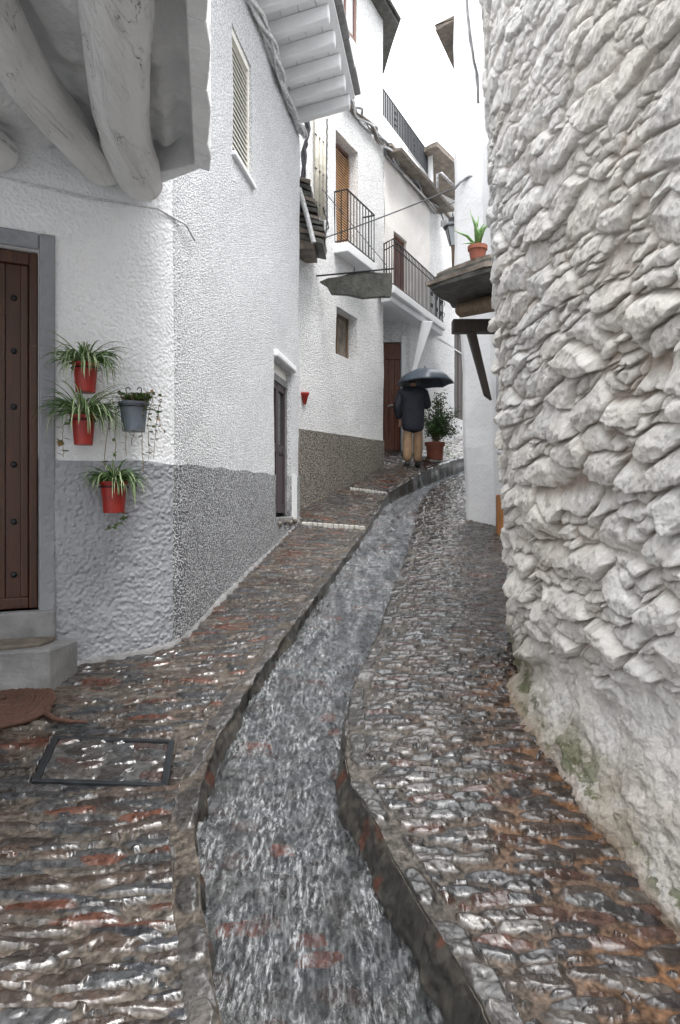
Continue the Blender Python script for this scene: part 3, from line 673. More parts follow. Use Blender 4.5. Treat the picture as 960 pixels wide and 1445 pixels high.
# coir mat: a spiral of thick cord with a loose tail
mt = empty('coil_mat', (-1.93, 4.12, g1(-1.93, 4.12)), 'round reddish brown coiled cord mat lying at the left edge of the paving', 'mat')
mb = MB(); pts = []
for i in range(520):
    a = i/520*2*math.pi*12; r = .02+.27*i/520
    x_ = -1.96+r*math.cos(a); y_ = 4.14+r*math.sin(a)*.95; pts.append((x_, y_, g1(x_, y_)+.045+.02*math.cos(r*9)))
mb.tube(pts, .016, 6, jit=.25); mb.build('coil', M['mat'], mt, smooth=True)
mb = MB(); pts = [(-1.70, 4.12), (-1.66, 4.02), (-1.60, 3.97), (-1.50, 3.94), (-1.40, 3.93)]
mb.tube([(x_, y_, g1(x_, y_)+.03) for x_, y_ in pts], [.02, .018, .014, .012, .006], 8, jit=.1); mb.build('tail', M['mat'], mt, smooth=True)
mh = empty('inspection_cover', (-1.18, 3.6, g1(-1.18, 3.6)), 'rectangular iron framed inspection cover filled with paving stones', 'manhole cover')
c4 = [Vector((p.x, p.y, 0)) for p in MH]; cen = sum(c4, Vector())/4
def ins(k): return [p+(cen-p)*k for p in c4]
mb = MB(); oo = c4; ii = ins(.10); 
for k in range(4):
    a, b, c_, e = oo[k], oo[(k+1) % 4], ii[(k+1) % 4], ii[k]
    q = [Vector((p.x, p.y, g1(p.x, p.y)+.004)) for p in (a, b, c_, e)]
    mb.hexa([p-Vector((0,0,.04)) for p in q], [p+Vector((0,0,.003)) for p in q])
mb.build('frame', M['metal'], mh, bevel=.003)
R, K = 110, 150; u = np.linspace(0, 1, K)[None, :]; v = np.linspace(0, 1, R)[:, None]; i4 = ins(.11)
x = (i4[3].x*(1-u)+i4[2].x*u)*(1-v)+(i4[0].x*(1-u)+i4[1].x*u)*v; y = (i4[3].y*(1-u)+i4[2].y*u)*(1-v)+(i4[0].y*(1-u)+i4[1].y*u)*v
f, idv, lx, ly = stones(x+.02*fbm(x*8, y*8, s=3), y+.02*fbm(x*7, y*7, s=4), .16, .07, 205, amin=.4, amax=.62, rot=.5)
f = f+.15*fbm(x*30, y*40, s=4); h = ss(0, .3, f)*.012+.004*fbm(x*40, y*40, s=8)
mm = ss(-.02, .12, f)[..., None]; col = (.5*stone_color(idv)+.5*stone_color(idv).mean(-1, keepdims=True))*mm*.8+np.array([.06,.06,.058])*(1-mm)
gridmesh('stone_infill', np.stack([x, y, zP(x, y)-.008+h], -1), M['paving'], mh, cols=col, attrs={'wet': .5+.4*mm[..., 0]})
# =================================================================== HOUSE B (middle)
B = empty('white_house', (-.3, 12, 0), 'tall middle white house with tan pebble plinth and small iron balcony', 'house')
planB = [(-.72, 9.85), (.79, 13.0), (.45, 14.3), (-3.5, 16), (-5, 10.3), (-.72, 9.85)]
FB = Facade(planB); sB1 = FB.cs[1]
def bp(px): return FB.s_px(px, 0, sB1)
q0, q1 = bp(474.5), bp(505)
holesB = [(q0, q1, 4.16, 5.98, .22), (q0, q1, 2.43, 3.18, .22), (bp(474), bp(503.5), 7.78, 8.80, .05)]
FB.wall('wall', M['stucco_b'], B, -1.2, 8.93, holesB, seed=5, wob=.02)
gzb = lambda t: 0
FB.wall('plinth', M['plinth_b'], B, -1.2, 1.14, [], t1=sB1+.02, off=.03, seed=5, wob=.02, cap=True, capw=.04, ztop=lambda t: 1.10+.03*t)
def window_unit(fc, parent, t0, t1, z0, z1, off, frame_mat, pane_mat, name='window', mull=True, fw=.05):
    mb = MB(); fc.panel(mb, t0, t0+fw, z0, z1, off, .05); fc.panel(mb, t1-fw, t1, z0, z1, off, .05); fc.panel(mb, t0+fw, t1-fw, z0, z0+fw, off, .05); fc.panel(mb, t0+fw, t1-fw, z1-fw, z1, off, .05)
    if mull: m_ = (t0+t1)/2; fc.panel(mb, m_-fw*.4, m_+fw*.4, z0+fw, z1-fw, off-.004, .04)
    w = mb.build(name, frame_mat, parent, bevel=.004)
    mb = MB(); fc.panel(mb, t0+fw, t1-fw, z0+fw, z1-fw, off-.025, .008); mb.build('pane', pane_mat, w); return w
w_ = window_unit(FB, B, q0+.003, q1-.003, 4.163, 5.977, -.17, M['frame_red'], M['glass_dark'])
louvre(FB, 'blind', w_, q0+.02, q1-.02, 4.2, 5.9, -.14, M['blind_wood'], .045)
w_ = window_unit(FB, B, q0+.003, q1-.003, 2.433, 3.177, -.17, M['wood'], M['slate_brown'], mull=True)
w_ = window_unit(FB, B, holesB[2][0]+.003, holesB[2][1]-.003, 7.783, 8.797, -.01, M['frame_red'], M['glass_milk'], fw=.075)
FBn = Vector((1, -.48, 0)).normalized(); FBd = Vector((.48, 1, 0)).normalized()
# balcony B
def railing(parent, corners, z0, z1, nbars, mat, r=.008, posts=True, curls=(), mid=False):
    """corners: plan points of the rail line; one mesh per bar"""
    cs = [Vector((a, b, 0)) for a, b in corners]; mb = MB()
    mb.tube([c+Vector((0, 0, z1)) for c in cs], .014, 6)
    rl = mb.build('railing', mat, parent)
    for z in ([z0]+([z1-.12] if mid else [])):
        mb = MB(); mb.tube([c+Vector((0, 0, z)) for c in cs], .012, 6); mb.build('lower_rail', mat, rl)
    seg = [(cs[i+1]-cs[i]).length for i in range(len(cs)-1)]; tot = sum(seg)
    for k in range(nbars+1):
        s_ = tot*k/nbars; i = 0
        while s_ > seg[i]+1e-6 and i < len(seg)-1: s_ -= seg[i]; i += 1
        p = cs[i].lerp(cs[i+1], min(1, s_/seg[i])); mb = MB()
        mb.tube([p+Vector((0, 0, z0)), p+Vector((0, 0, z1))], r*(1.6 if k in (0, nbars) else 1), 6)
        if k in curls:
            dr_ = (cs[i+1]-cs[i]).normalized()
            for zz in np.linspace(z0+.12, z1-.2, 3):
                mb.tube([p+Vector((0, 0, zz))+dr_*(.05*math.sin(a))+Vector((0, 0, .05*(1-math.cos(a)))) for a in [j*math.pi/5 for j in range(11)]], .006, 5)
        mb.build('bar', mat, rl)
    return rl
def onB(px, off, z):
    q = FB.pt(bp(px), z, off); return q
a_ = FB.pt(q0-.05, 0, 0); outer = .22
p1_, p2_ = FB.pt(q0-.06, 0, 0), FB.pt(q0-.06, 0, outer); p3_ = FB.pt(q0-.06+1.1, 0, outer); p4_ = FB.pt(q0-.06+1.1, 0, 0)
railing(B, [(p.x, p.y) for p in (p1_, p2_, p3_, p4_)], 4.17, 4.96, 13, M['iron'], .008)
mb = MB(); e1 = .03; mb.hexa([FB.pt(q0-.10, 3.98, -.02), FB.pt(q0-.10, 3.98, outer+e1), FB.pt(q0+1.08, 3.98, outer+e1), FB.pt(q0+1.08, 3.98, -.02)][::-1], [FB.pt(q0-.10, 4.13, -.02), FB.pt(q0-.10, 4.13, outer+e1), FB.pt(q0+1.08, 4.13, outer+e1), FB.pt(q0+1.08, 4.13, -.02)][::-1])
mb.build('balcony_slab', M['white'], B, bevel=.012)
# eave + roof
mb = MB()
for (a, b, z) in ((.0, .22, 8.93), (.0, .26, 8.98)):
    pl_ = [FB.pt(0, 0, b), FB.pt(sB1, 0, b)+Vector((.05, .12, 0)), Vector((.9, 14.6, 0)), Vector((-3.5, 16, 0)), Vector((-5, 10, 0))]
    mb.slab([(p.x, p.y) for p in pl_], z, z+.05, jit=.02)
mb.build('roof', M['slate'], B)
# cable runs over B, C
def cable(pts, r, sag=0, n=24, jit=.0, seed=0):
    pts = [Vector(p) for p in pts]; out = []; rnd = random.Random(seed)
    for i in range(len(pts)-1):
        for k in range(n):
            t = k/n; out.append(pts[i].lerp(pts[i+1], t)+Vector((rnd.uniform(-jit, jit), 0, rnd.uniform(-jit, jit)-4*sag*t*(1-t))))
    out.append(pts[-1]); return out
def bundle(name, pts, nstr, rad, r, mats, label, seed=1, wob=.02, n=14):
    rnd = random.Random(seed); e = empty(name, pts[0], label, 'cables'); P_ = [Vector(p) for p in pts]
    for k in range(nstr):
        ph = rnd.uniform(0, 6.28); fr = rnd.uniform(3, 7); ox, oz = rnd.uniform(-rad, rad), rnd.uniform(-rad, rad); out = []
        for i in range(len(P_)-1):
            for j in range(n):
                t = j/n; s_ = i+t
                out.append(P_[i].lerp(P_[i+1], t)+Vector((ox+wob*math.sin(s_*fr+ph), wob*.4*math.sin(s_*3+ph), oz+wob*math.cos(s_*fr*.8+ph))))
        out.append(P_[-1]+Vector((ox, 0, oz)))
        mb = MB(); mb.tube(out, r*rnd.uniform(.7, 1.3), 6); mb.build('cable', mats[k % len(mats)], e, smooth=True)
    return e
bundle('cable_bundle', [Aw(d_, .05+.03*math.sin(d_*3), 5.02-.02*d_) for d_ in (.2, 1.0, 1.8, 2.6, 3.4, 4.0, 4.4)], 7, .045, .017, [M['cable_white']], 'whitewashed cables strung under the near rafter eave on the left', 3, .03)
bundle('cable_bundle', [P(430,150,9.75), P(434,185,9.8), P(429,215,9.8), P(427,262,9.8), P(428,300,9.9)], 6, .025, .016, [M['cable_dark']], 'dark cables hanging down beside the end of the near house', 4, .018)
bundle('cable_bundle', [FB.pt(bp(480), 6.60, .05), FB.pt(bp(490), 6.60, .05), FB.pt(bp(505), 6.57, .05), FB.pt(bp(525), 6.60, .06), FB.pt(bp(539), 6.58, .08), Vector((1.0, 13.25, 6.50)), Vector((1.52, 14.25, 6.42)), Vector((2.07, 15.3, 6.36))], 7, .05, .017, [M['cable_grey'], M['cable_white'], M['slate_brown']], 'grey cable bundle sloping across the middle house to the far slate eave', 5, .04)
# white vertical conduits
cd = empty('cable_conduit', FB.pt(bp(446), 4.2, .04), 'whitewashed vertical pipes with loose wires on the middle house wall', 'conduit')
for k, px in enumerate((443, 448, 453)):
    mb = MB(); mb.tube([FB.pt(bp(px), 4.35, .05), FB.pt(bp(px), 5.2, .05), FB.pt(bp(px), 5.95, .05)], .034, 8); mb.build('pipe', M['pipe_cream'], cd, smooth=True)
mb = MB(); mb.tube(cable([FB.pt(bp(456), 5.9, .07), FB.pt(bp(455), 5.1, .07), FB.pt(bp(457), 4.4, .06), FB.pt(bp(455), 4.05, .05)], .01, jit=.005, seed=4), .012, 5)
mb.tube(cable([FB.pt(bp(450), 4.5, .07), FB.pt(bp(456), 4.25, .1), FB.pt(bp(452), 4.1, .07)], .01, jit=.008, seed=5), .010, 5); mb.build('loose_wire', M['cable_dark'], cd)
for zz in (4.5, 5.0, 5.5): 
    mb = MB(); a = FB.pt(bp(440), zz, .06); b = FB.pt(bp(457), zz, .06); mb.tube([a, b], .012, 6); mb.build('clip', M['cable_dark'], cd)
# small tiered slate canopy in the gap
sc_ = empty('slate_canopy', (-.45, 9.9, 3.6), 'small tiered slate canopy between the near and the middle white house', 'canopy')
for k in range(11):
    t_ = k/10; x0 = -.62; x1 = -.42+.20*min(1, t_*1.25); z = 4.50-.80*t_
    mb = MB(); mb.slab([(x0, 9.72), (x1+random.uniform(-.02, .02), 9.68, -.10), (x1+.01, 10.1, -.10), (x1+.02, 10.35, -.10), (x0, 10.4)], z, z+.06, jit=.015); mb.build('slate', M['slate'] if k % 3 else M['slate_brown'], sc_)
mb = MB(); mb.tube([(-.56, 9.66, 4.34), (-.46, 9.66, 4.0), (-.36, 9.66, 3.60)], .035, 8); mb.build('support', M['cable_white'], sc_)
mb = MB(); mb.slab([(-.62, 9.75), (-.36, 9.72), (-.33, 10.3), (-.62, 10.35)], 3.55, 3.68, jit=.02); mb.build('base_slab', M['slate_brown'], sc_)
# hanging plank on its rod
hb = empty('hanging_board', P(500, 380, 10.3), 'rough dark board hanging from a thin iron rod on the middle house', 'board')
ra, rb = FB.pt(bp(446), 3.45, .0), P(556, 379, 10.15)
rod = MB(); rod.tube([ra, rb], .012, 6); rod.build('rod', M['iron'], hb)
out_px = [(451, 397), (463, 392), (480, 390), (497, 384), (512, 382), (530, 384), (545, 385), (554, 384), (554, 402), (552, 419), (535, 419), (512, 421), (490, 416), (468, 415), (462, 404)]
mb = MB(); n_ = len(out_px); fv = []
for off in (0, .07):
    for (a, b) in out_px:
        k = (a-446)/110; dd = ra.y+(rb.y-ra.y)*k+off; v_ = P(a, b, ra.y+(rb.y-ra.y)*k); fv.append((v_.x, v_.y+off, v_.z))
mb.add(fv, [tuple(range(n_)), tuple(range(2*n_-1, n_-1, -1))]+[(i, n_+i, n_+(i+1) % n_, (i+1) % n_) for i in range(n_)]); 
bd = mb.build('board', M['slate'], hb, bevel=.012)
for a in (500, 545):
    k = (a-446)/110; mb = MB(); q = P(a, 386, ra.y+(rb.y-ra.y)*k+.035); mb.tube([q, q+Vector((0, 0, .09))], .007, 5); mb.build('hanger', M['iron'], hb)
# wall pot at the corner
wp = empty('wall_pot', FB.pt(bp(425), 1.50, .06), 'small red half pot fixed low behind the corner of the near house', 'flower pot')
mb = MB(); q = FB.pt(bp(426), 1.47, .05); mb.lathe(q, [(.0, 0), (.02, 0), (.05, .12), (.065, .14), (.065, .17), (.055, .17), (.04, .1), (0, .1)], 16); mb.build('pot', M['red_pot'], wp, smooth=True)
# =================================================================== HOUSE C
Cc = empty('white_house', (1.5, 15.5, 1), 'far white house with long barred balcony, slate eave and roof terrace', 'house')
planC = [(.82, 13.07), (2.66, 16.6), (4.4, 20.0), (0, 22), (-2, 16.2), (.5, 14.35), (.70, 13.06), (.82, 13.07)]
FC = Facade(planC); sC1 = FC.cs[1]; sC2 = FC.cs[2]
def cp(px): return FC.s_px(px, 0, sC2)
hC = [(cp(556), cp(574), 4.0, 5.24, .15), (cp(641), cp(656), 2.1, 4.15, .12)]
FC.wall('wall', M['cream'], Cc, 3.72, 6.62, [hC[0]], seed=8, wob=.03, t1=cp(606))
FC.wall('wall', M['stucco_b'], Cc, 3.72, 6.62, [(hC[1][0], hC[1][1], 3.0, 4.15, .12)], seed=8, wob=.03, t0=cp(606))
mb = MB(); mb.slab([tuple(p) for p in planC[:-1]], 3.70, 3.72); mb.build('soffit', M['white'], Cc)
planC2 = [(.5, 14.2), (1.405, 14.2), (2.66, 16.6), (4.4, 20.0), (0, 22), (.4, 14.2)]
FC2 = Facade(planC2); e0 = FC2.s_px(539, 0, .9); e1_ = FC2.s_px(566, 0, .9)
w2a, w2b = FC2.s_px(641, .9, 6), FC2.s_px(656, .9, 6)
FC2.wall('wall', M['stucco_b'], Cc, .0, 3.70, [(.14, e1_, 1.06, 3.30, .10), (w2a, w2b, 2.1, 3.70, .12)], seed=9, wob=.02)
mb = MB(); m_ = 5
for i in range(m_): FC2.panel(mb, .15+i*(e1_-.16)/m_, .15+(i+1)*(e1_-.16)/m_-.006, 1.08, 2.95, -.06, .04)
FC2.panel(mb, .15, e1_-.01, 2.96, 3.28, -.05, .04)
dC = mb.build('door', M['door_far'], Cc)
mb = MB(); q = FC2.pt(FC2.s_px(547.5, 0, .9), 2.02, -.03); mb.tube([q, q+Vector((.10, -.03, .02))], .018, 6); mb.build('handle', M['hook'], dC)
mb = MB(); FC2.panel(mb, e1_+.01, e1_+.09, 1.05, 3.4, .05, .05); mb.build('door_jamb', M['white'], Cc)
mb = MB(); mb.slab([(.5, 13.95), (1.42, 13.95), (1.5, 14.2), (.5, 14.2)], .6, 1.055, jit=.004); mb.build('threshold', M['concrete'], Cc, bevel=.01)
# dark shuttered window low right
mb = MB(); 
for i in range(4): FC2.panel(mb, w2a+.01+i*(w2b-w2a-.02)/4, w2a+.01+(i+1)*(w2b-w2a-.02)/4-.012, 2.11, 4.14, -.03-.01*(i % 2), .04)
mb.build('shutter', M['wood_black'], Cc)
w_ = window_unit(FC, Cc, hC[0][0]+.003, hC[0][1]-.003, 4.0, 5.237, -.05, M['frame_red'], M['door_far'], 'balcony_door')
# balcony C
def lineC(d_, o=0): return (.958+.48*(d_-12.6), d_)
ca = lineC(12.6); cb = lineC(15.3)
near_in = (.80, 12.98)
mb = MB(); zf = 3.94
poly = [(.70, 12.70), (ca[0]+.0, ca[1]-.03), (cb[0]+.03, cb[1]), (cb[0]-.35, cb[1]+.25), (.72, 13.04)]
mb.slab(poly, zf-.14, zf); mb.build('balcony_slab', M['white'], Cc, bevel=.015)
mb = MB(); mb.slab([(.74, 12.76), (ca[0]-.05, ca[1]+.05), (cb[0]-.04, cb[1]-.04), (cb[0]-.35, cb[1]+.2), (.74, 13.04)], zf-.26, zf-.142); mb.build('balcony_rib', M['white'], Cc, bevel=.012)
railing(Cc, [(.80, 12.86), (ca[0]-.015, ca[1]+.02), (cb[0]-.02, cb[1]), (cb[0]-.3, cb[1]+.2)], zf+.03, zf+.83, 44, M['iron'], .009, curls=(30, 34, 38, 40), mid=True)
# bracket
mb = MB(); q0_ = Vector((1.44, 14.15, 2.75)); q1_ = Vector((1.62, 14.02, 3.66)); 
mb.hexa([(1.40, 14.2, 2.60), (1.40, 14.06, 2.60), (1.52, 14.06, 2.70), (1.52, 14.2, 2.70)], [(1.62, 14.2, 3.69), (1.62, 14.06, 3.69), (1.86, 14.06, 3.69), (1.86, 14.2, 3.69)]); mb.build('bracket', M['white'], Cc, bevel=.02)
# slate eave
def evC(t, off, z): return FC.pt(t, z, off)
mb = MB(); tE = cp(621)
for k in range(7):
    a, b = tE*k/7, tE*(k+1)/7-.01; j = random.uniform(-.02, .02)
    mb.hexa([evC(a, -.02, 6.50), evC(b, -.02, 6.50), evC(b, .33+j, 6.50), evC(a, .33+j, 6.50)][::-1], [evC(a, -.02, 6.57), evC(b, -.02, 6.57), evC(b, .35+j, 6.55), evC(a, .35+j, 6.55)][::-1])
mb.build('eave', M['slate_brown'], Cc)
mb = MB(); mb.slab([(.70, 13.0), (.95, 13.0), (2.72, 16.6), (4.5, 20.0), (0, 22), (-2, 16.2), (.5, 14.2)], 6.62, 6.68); mb.build('roof', M['slate_brown'], Cc)
# terrace block
planT = [(.55, 14.24), (.915, 15.0), (2.384, 18.06), (1.4, 20), (-1, 17), (.3, 14.3), (.55, 14.24)]
FT = Facade(planT); FT.wall('terrace_wall', M['white'], Cc, 6.6, 8.27, [], seed=12, wob=.02, step=.5)
mb = MB(); mb.slab([tuple(p) for p in planT[:-1]], 8.20, 8.26); mb.build('terrace_floor', M['concrete'], Cc)
railing(Cc, [(.62, 14.45), (.90, 15.03), (2.22, 17.78)], 8.29, 8.88, 36, M['iron'], .018, curls=(14, 26))
# floodlight under eave corner
fl = empty('floodlight', FC.pt(cp(618), 6.28, .15), 'small pale floodlight fixed under the end of the slate eave', 'lamp')
q = FC.pt(cp(618), 6.22, .14); mb = MB(); mb.box(q, (1,0,0), (0,1,0), (0,0,1), .07, .05, .06); mb.build('housing', M['hook'], fl, bevel=.01)
mb = MB(); mb.tube([q+Vector((0,0,.05)), q+Vector((-.06,.05,.26))], .012, 6); mb.build('arm', M['iron'], fl)
# landing by the potted shrub
def g2(x, y): return g1(x, y)
ld = MB(); ld.hexa([(1.33, 14.02, .5), (1.98, 14.35, .5), (3.15, 16.3, .8), (2.6, 16.7, .8)], [(1.33, 14.02, .945), (1.98, 14.35, .945), (3.15, 16.3, 1.13), (2.6, 16.7, 1.13)])
tag(ld.build('landing', M['nosing'], None, bevel=.015), 'pale edged low landing under the potted shrub', 'step')
# =================================================================== HOUSE D (far)
Dd = empty('white_house', (3.2, 19.5, 1.4), 'farthest narrow white house with a brown eave and drainpipe', 'house')
planD = [(2.30, 17.6), (2.6, 19.6), (5.2, 22.0), (2, 25), (0, 20), (2.30, 17.6)]
FD = Facade(planD); FD.wall('wall', M['white'], Dd, 1.0, 8.75, [], seed=14, wob=.02, step=.6)
mb = MB(); mb.slab([(2.2, 17.3), (2.35, 17.2), (3.5, 18.9), (5.6, 21.5), (3, 25), (0, 20.5)], 8.75, 8.85, jit=.02); mb.build('roof', M['slate_brown'], Dd)
mb = MB(); q = P(617, 300, 17.4); mb.tube([P(617.5, 290, 17.2), P(617.5, 246, 17.2), P(623, 244, 17.25), P(640, 262, 17.5)], .035, 8); mb.build('drainpipe', M['cable_grey'], Dd, smooth=True)
# =================================================================== HOUSE E (right, smooth white)
Ee = empty('white_house', (2.6, 10, -.3), 'smooth white leaning house between the rubble wall and the stream', 'house')
lean = lambda z: float(np.interp(z, [-.4, 2.5, 3.1, 9], [0, -.075, -.17, -.17]))+(.05 if z < -.15 else 0)*0
planE = [(5.2, 16.0), (3.95, 16.0), (1.74, 9.78)]+[(1.76, 9.70), (2.04, 9.30), (2.35, 8.2), (2.9, 7.0), (6.0, 6.8), (6, 16)]
FE = Facade(planE, lean); FE.wall('wall', M['white'], Ee, -1.2, 8.6, [], seed=15, wob=.02, step=.25)
mb = MB(); mb.slab([(1.5, 9.7), (1.9, 9.2), (2.2, 8.1), (6, 6.8), (6, 16), (3.7, 16)], 8.5, 8.6); mb.build('roof', M['slate'], Ee)
mb = MB()
for k in range(2): mb.slab([(1.415-.02*k, 10.48), (1.65, 10.3), (2.3, 10.5), (2.3, 11.6), (1.85, 11.45), (1.65, 11.0)], 7.05+.05*k, 7.09+.05*k, jit=.025)
mb.build('eave', M['slate_brown'], Ee)
mb = MB(); mb.tube([P(641, 267, 9.62), P(650, 257, 9.58), P(662, 249, 9.5), P(670, 249, 9.45), P(675, 260, 9.4), P(676, 300, 9.4), P(677, 360, 9.4)], .018, 8); mb.build('conduit', M['cable_grey'], Ee, smooth=True)
dp = MB(); dp.hexa([(1.955, 8.78, -.75), (2.03, 8.78, -.75), (2.03, 8.90, -.75), (1.955, 8.90, -.75)], [(1.955, 8.78, .15), (2.03, 8.78, .15), (2.03, 8.90, .15), (1.955, 8.90, .15)])
tag(dp.build('wooden_post', M['ochre'], None, bevel=.012), 'short ochre wooden post standing between the white house and rubble wall', 'post')
# =================================================================== canopy on the right
cn = empty('slate_canopy', (1.5, 7.8, 2.3), 'large rough slate canopy on dark timbers jutting out over the path', 'canopy')
def rough_slab(poly, z0, z1, seed):
    rnd = random.Random(seed); out = []
    for i in range(len(poly)):
        a = Vector(poly[i]); b = Vector(poly[(i+1) % len(poly)])
        for k in range(4):
            p = a.lerp(b, k/4); out.append((p.x+rnd.uniform(-.015, .015), p.y+rnd.uniform(-.02, .02)))
    mb = MB(); mb.slab(out, z0, z1, jit=.008); return mb
for k, (dz, g_) in enumerate(((0, 0), (.045, -.03), (.09, .03), (.13, .08))):
    rough_slab([(.945+g_, 7.45), (1.42+g_*.5, 6.88), (1.9, 6.7), (2.3, 8.3), (1.45, 8.25), (1.30+g_, 8.12)], 2.285+dz, 2.285+dz+.042, k).build('slate', M['slate'] if k % 2 == 0 else M['slate_brown'], cn)
gridmesh('log', log((1.33, 8.0, 2.22), (2.1, 7.2, 2.16), .085, .095, sag=.0, seed=21), M['wood'], cn, flip=True)
mb = MB(); mb.box(((1.30+2.0)/2, 8.15, 2.07), (1,0,0), (0,1,0), (0,0,1), .36, .07, .075); mb.build('beam', M['wood_black'], cn, bevel=.012)
mb = MB(); mb.hexa([(1.66, 8.1, 1.28), (1.74, 8.1, 1.22), (1.74, 8.2, 1.22), (1.66, 8.2, 1.28)], [(1.46, 8.1, 1.995), (1.56, 8.1, 1.995), (1.56, 8.2, 1.995), (1.46, 8.2, 1.995)]); mb.build('brace', M['wood_black'], cn, bevel=.01)
mb = MB(); mb.box((1.90, 8.15, 1.5), (1,0,0), (0,1,0), (0,0,1), .09, .08, .9); mb.build('post', M['white'], cn, bevel=.02)
# =================================================================== RUBBLE WALL
def rubble():
    plan = np.array([(1.32, -2.6), (1.32, .8), (1.27, 2.4), (1.205, 3.2), (1.13, 3.9), (1.12, 4.25), (1.17, 4.6), (1.28, 5.1), (1.6, 5.6), (2.2, 6.05), (3.2, 6.4)])
    t = np.linspace(0, 1, len(plan)); tt = np.linspace(0, 1, 400)
    px_ = np.interp(tt, t, plan[:, 0]); py_ = np.interp(tt, t, plan[:, 1])
    for _ in range(14): px_[1:-1] = (px_[:-2]+px_[1:-1]*2+px_[2:])/4; py_[1:-1] = (py_[:-2]+py_[1:-1]*2+py_[2:])/4
    s = np.concatenate([[0], np.cumsum(np.hypot(np.diff(px_), np.diff(py_)))])
    sd_ = np.interp(1.7, py_, s); se = np.interp(5.35, py_, s)
    cols = np.concatenate([np.linspace(0, sd_, 90)[:-1], np.linspace(sd_, se, 640), np.linspace(se, s[-1], 90)[1:]])
    X = np.interp(cols, s, px_); Y = np.interp(cols, s, py_)
    tx = np.gradient(X, cols); ty = np.gradient(Y, cols); l = np.hypot(tx, ty); nx = -ty/l; ny = tx/l
    rows = np.concatenate([np.linspace(-1.9, 1.8, 680), np.linspace(1.8, 3.75, 270)[1:]])
    U = cols[None, :]*np.ones((len(rows), 1)); Z = rows[:, None]*np.ones((1, len(cols))); YY = Y[None, :]*np.ones_like(Z)
    u = U+.05*fbm(U*2.2, Z*2.2, s=101)+.02*fbm(U*9, Z*9, s=107); v = Z+.06*fbm(U*1.8, Z*1.8, s=102)+.015*fbm(U*9, Z*9, s=103)-.06*(U)
    u = u+.012*fbm(U*22, Z*22, s=133, o=2); v = v+.008*fbm(U*22, Z*30, s=134, o=2)
    ea, ia, xa, ya = packed(u, v, .30, .125, 111); eb, ib, xb, yb = packed(u+.07, v+.03, .15, .066, 112)
    small = vn(ia*50, ia*91+7, s=2) > .25                      # some places are filled with little stones
    def ht(e, i, x, y, amp, ed):
        r1, r2, r3 = (i*13.7) % 1, (i*41.3) % 1, (i*71.9) % 1
        rid = np.abs(y+(r3-.5)*1.2*x-(r1-.5)*.3)               # a broken ridge across the stone's face
        return ss(0.0, ed, e)**.75*amp*(.45+.75*r1+(r2-.65)*.9*y+(r3-.5)*.7*x-.45*rid)
    H = np.where(small, ht(eb, ib, xb, yb, .046, .18)*ss(0, .10, ea), ht(ea, ia, xa, ya, .074, .18))
    idv = np.where(small, ib, ia); H = np.maximum(H, -.004)
    tilt = (idv*29.3) % 1
    fac = np.abs(fbm(u*14+idv*30, v*22+idv*20, s=104, o=3))
    led = fbm(u*9+idv*40, v*46+tilt*u*60, s=108, o=3)
    up = ss(.7, 2.2, Z-.25*(YY-3))*.55           # top of the wall: thicker old render
    zl = -.93+.14*(4.16-YY)+.13*fbm(U*2.6, Z*1.5, s=105, o=3)
    toe = ss(.10, -.08, Z-zl)
    stone_on = (1-toe)*(1-up)
    h = H*stone_on - fac*.012*(1-toe*.4)*(1-.3*up) + led*.0065*(1-toe*.6)*ss(0, .02, H)
    h = h+.022*fbm(U*3, Z*4, s=106, o=3)+.0045*fbm(U*45, Z*45, s=109, o=3)
    g = zR(YY)
    flare = np.clip((zl-Z)/np.maximum(zl-g, .1), 0, 1.4)
    h = h+toe*(-.005+.135*flare**1.2+.045*fbm(U*5, Z*6, s=110, o=6, g=.62)-.012*np.abs(fbm(U*14, Z*9, s=136, o=3))) 
    # a dark pocket
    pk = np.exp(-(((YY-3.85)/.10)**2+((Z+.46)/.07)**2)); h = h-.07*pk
    leanx = -.055*(Z+.9)*(Z > -.9)
    VX = X[None, :]+nx[None, :]*h+leanx*np.clip(-nx[None, :], .2, 1); VY = YY+ny[None, :]*h; VZ = Z-.55*h*stone_on
    base = np.array([.80,.765,.715]); cool = np.array([.78,.78,.77]); warm = np.array([.50,.41,.32])
    k = np.clip(.5+.9*fbm(U*1.1, Z*1.1, s=121), 0, 1)[..., None]
    col = base*(1-k)+cool*k
    gr = np.clip(1.2*fbm(U*5, Z*7, s=122)+.10, 0, 1)[..., None]; col = col*(1-.30*gr)+warm*.30*gr
    chip = (fbm(U*26, Z*34, s=123, o=3) > .40)[..., None]*ss(.0, .03, h)[..., None]
    col = np.where(chip > .5, col*.78, col)
    crev_dirt_shade = (ss(.036, -.004, H)*stone_on*np.clip(.75+.8*fbm(U*3, Z*3, s=131), .2, 1))[..., None]; col = col*(1-.72*crev_dirt_shade)+np.array([.30,.215,.15])*.72*crev_dirt_shade  # low gaps between stones: brown dirt plus crevice shading painted into the colour
    hg = Z-g
    stain = np.clip(ss(.62, .05, hg)*(.75+1.3*fbm(U*4, Z*6, s=124, o=4)), 0, 1)[..., None]
    col = col*(1-.7*stain)+np.array([.30,.25,.17])*.7*stain
    moss = (ss(.12, .20, fbm(U*5, Z*9, s=125, o=6, g=.7)+.03)*ss(.03, .08, hg)*ss(.34, .10, hg))[..., None]
    col = col*(1-moss*.75)+np.array([.085,.105,.025])*moss*.75
    rust = (ss(.10, .0, hg)*.8)[..., None]; col = col*(1-rust)+np.array([.24,.16,.10])*rust
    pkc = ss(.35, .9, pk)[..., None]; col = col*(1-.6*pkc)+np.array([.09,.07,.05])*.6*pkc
    V = np.stack([VX, VY, VZ], -1)
    e = empty('rubble_wall', (1.4, 3, -1.6), 'rounded whitewashed rubble stone wall with mossy foot filling the right side', 'wall')
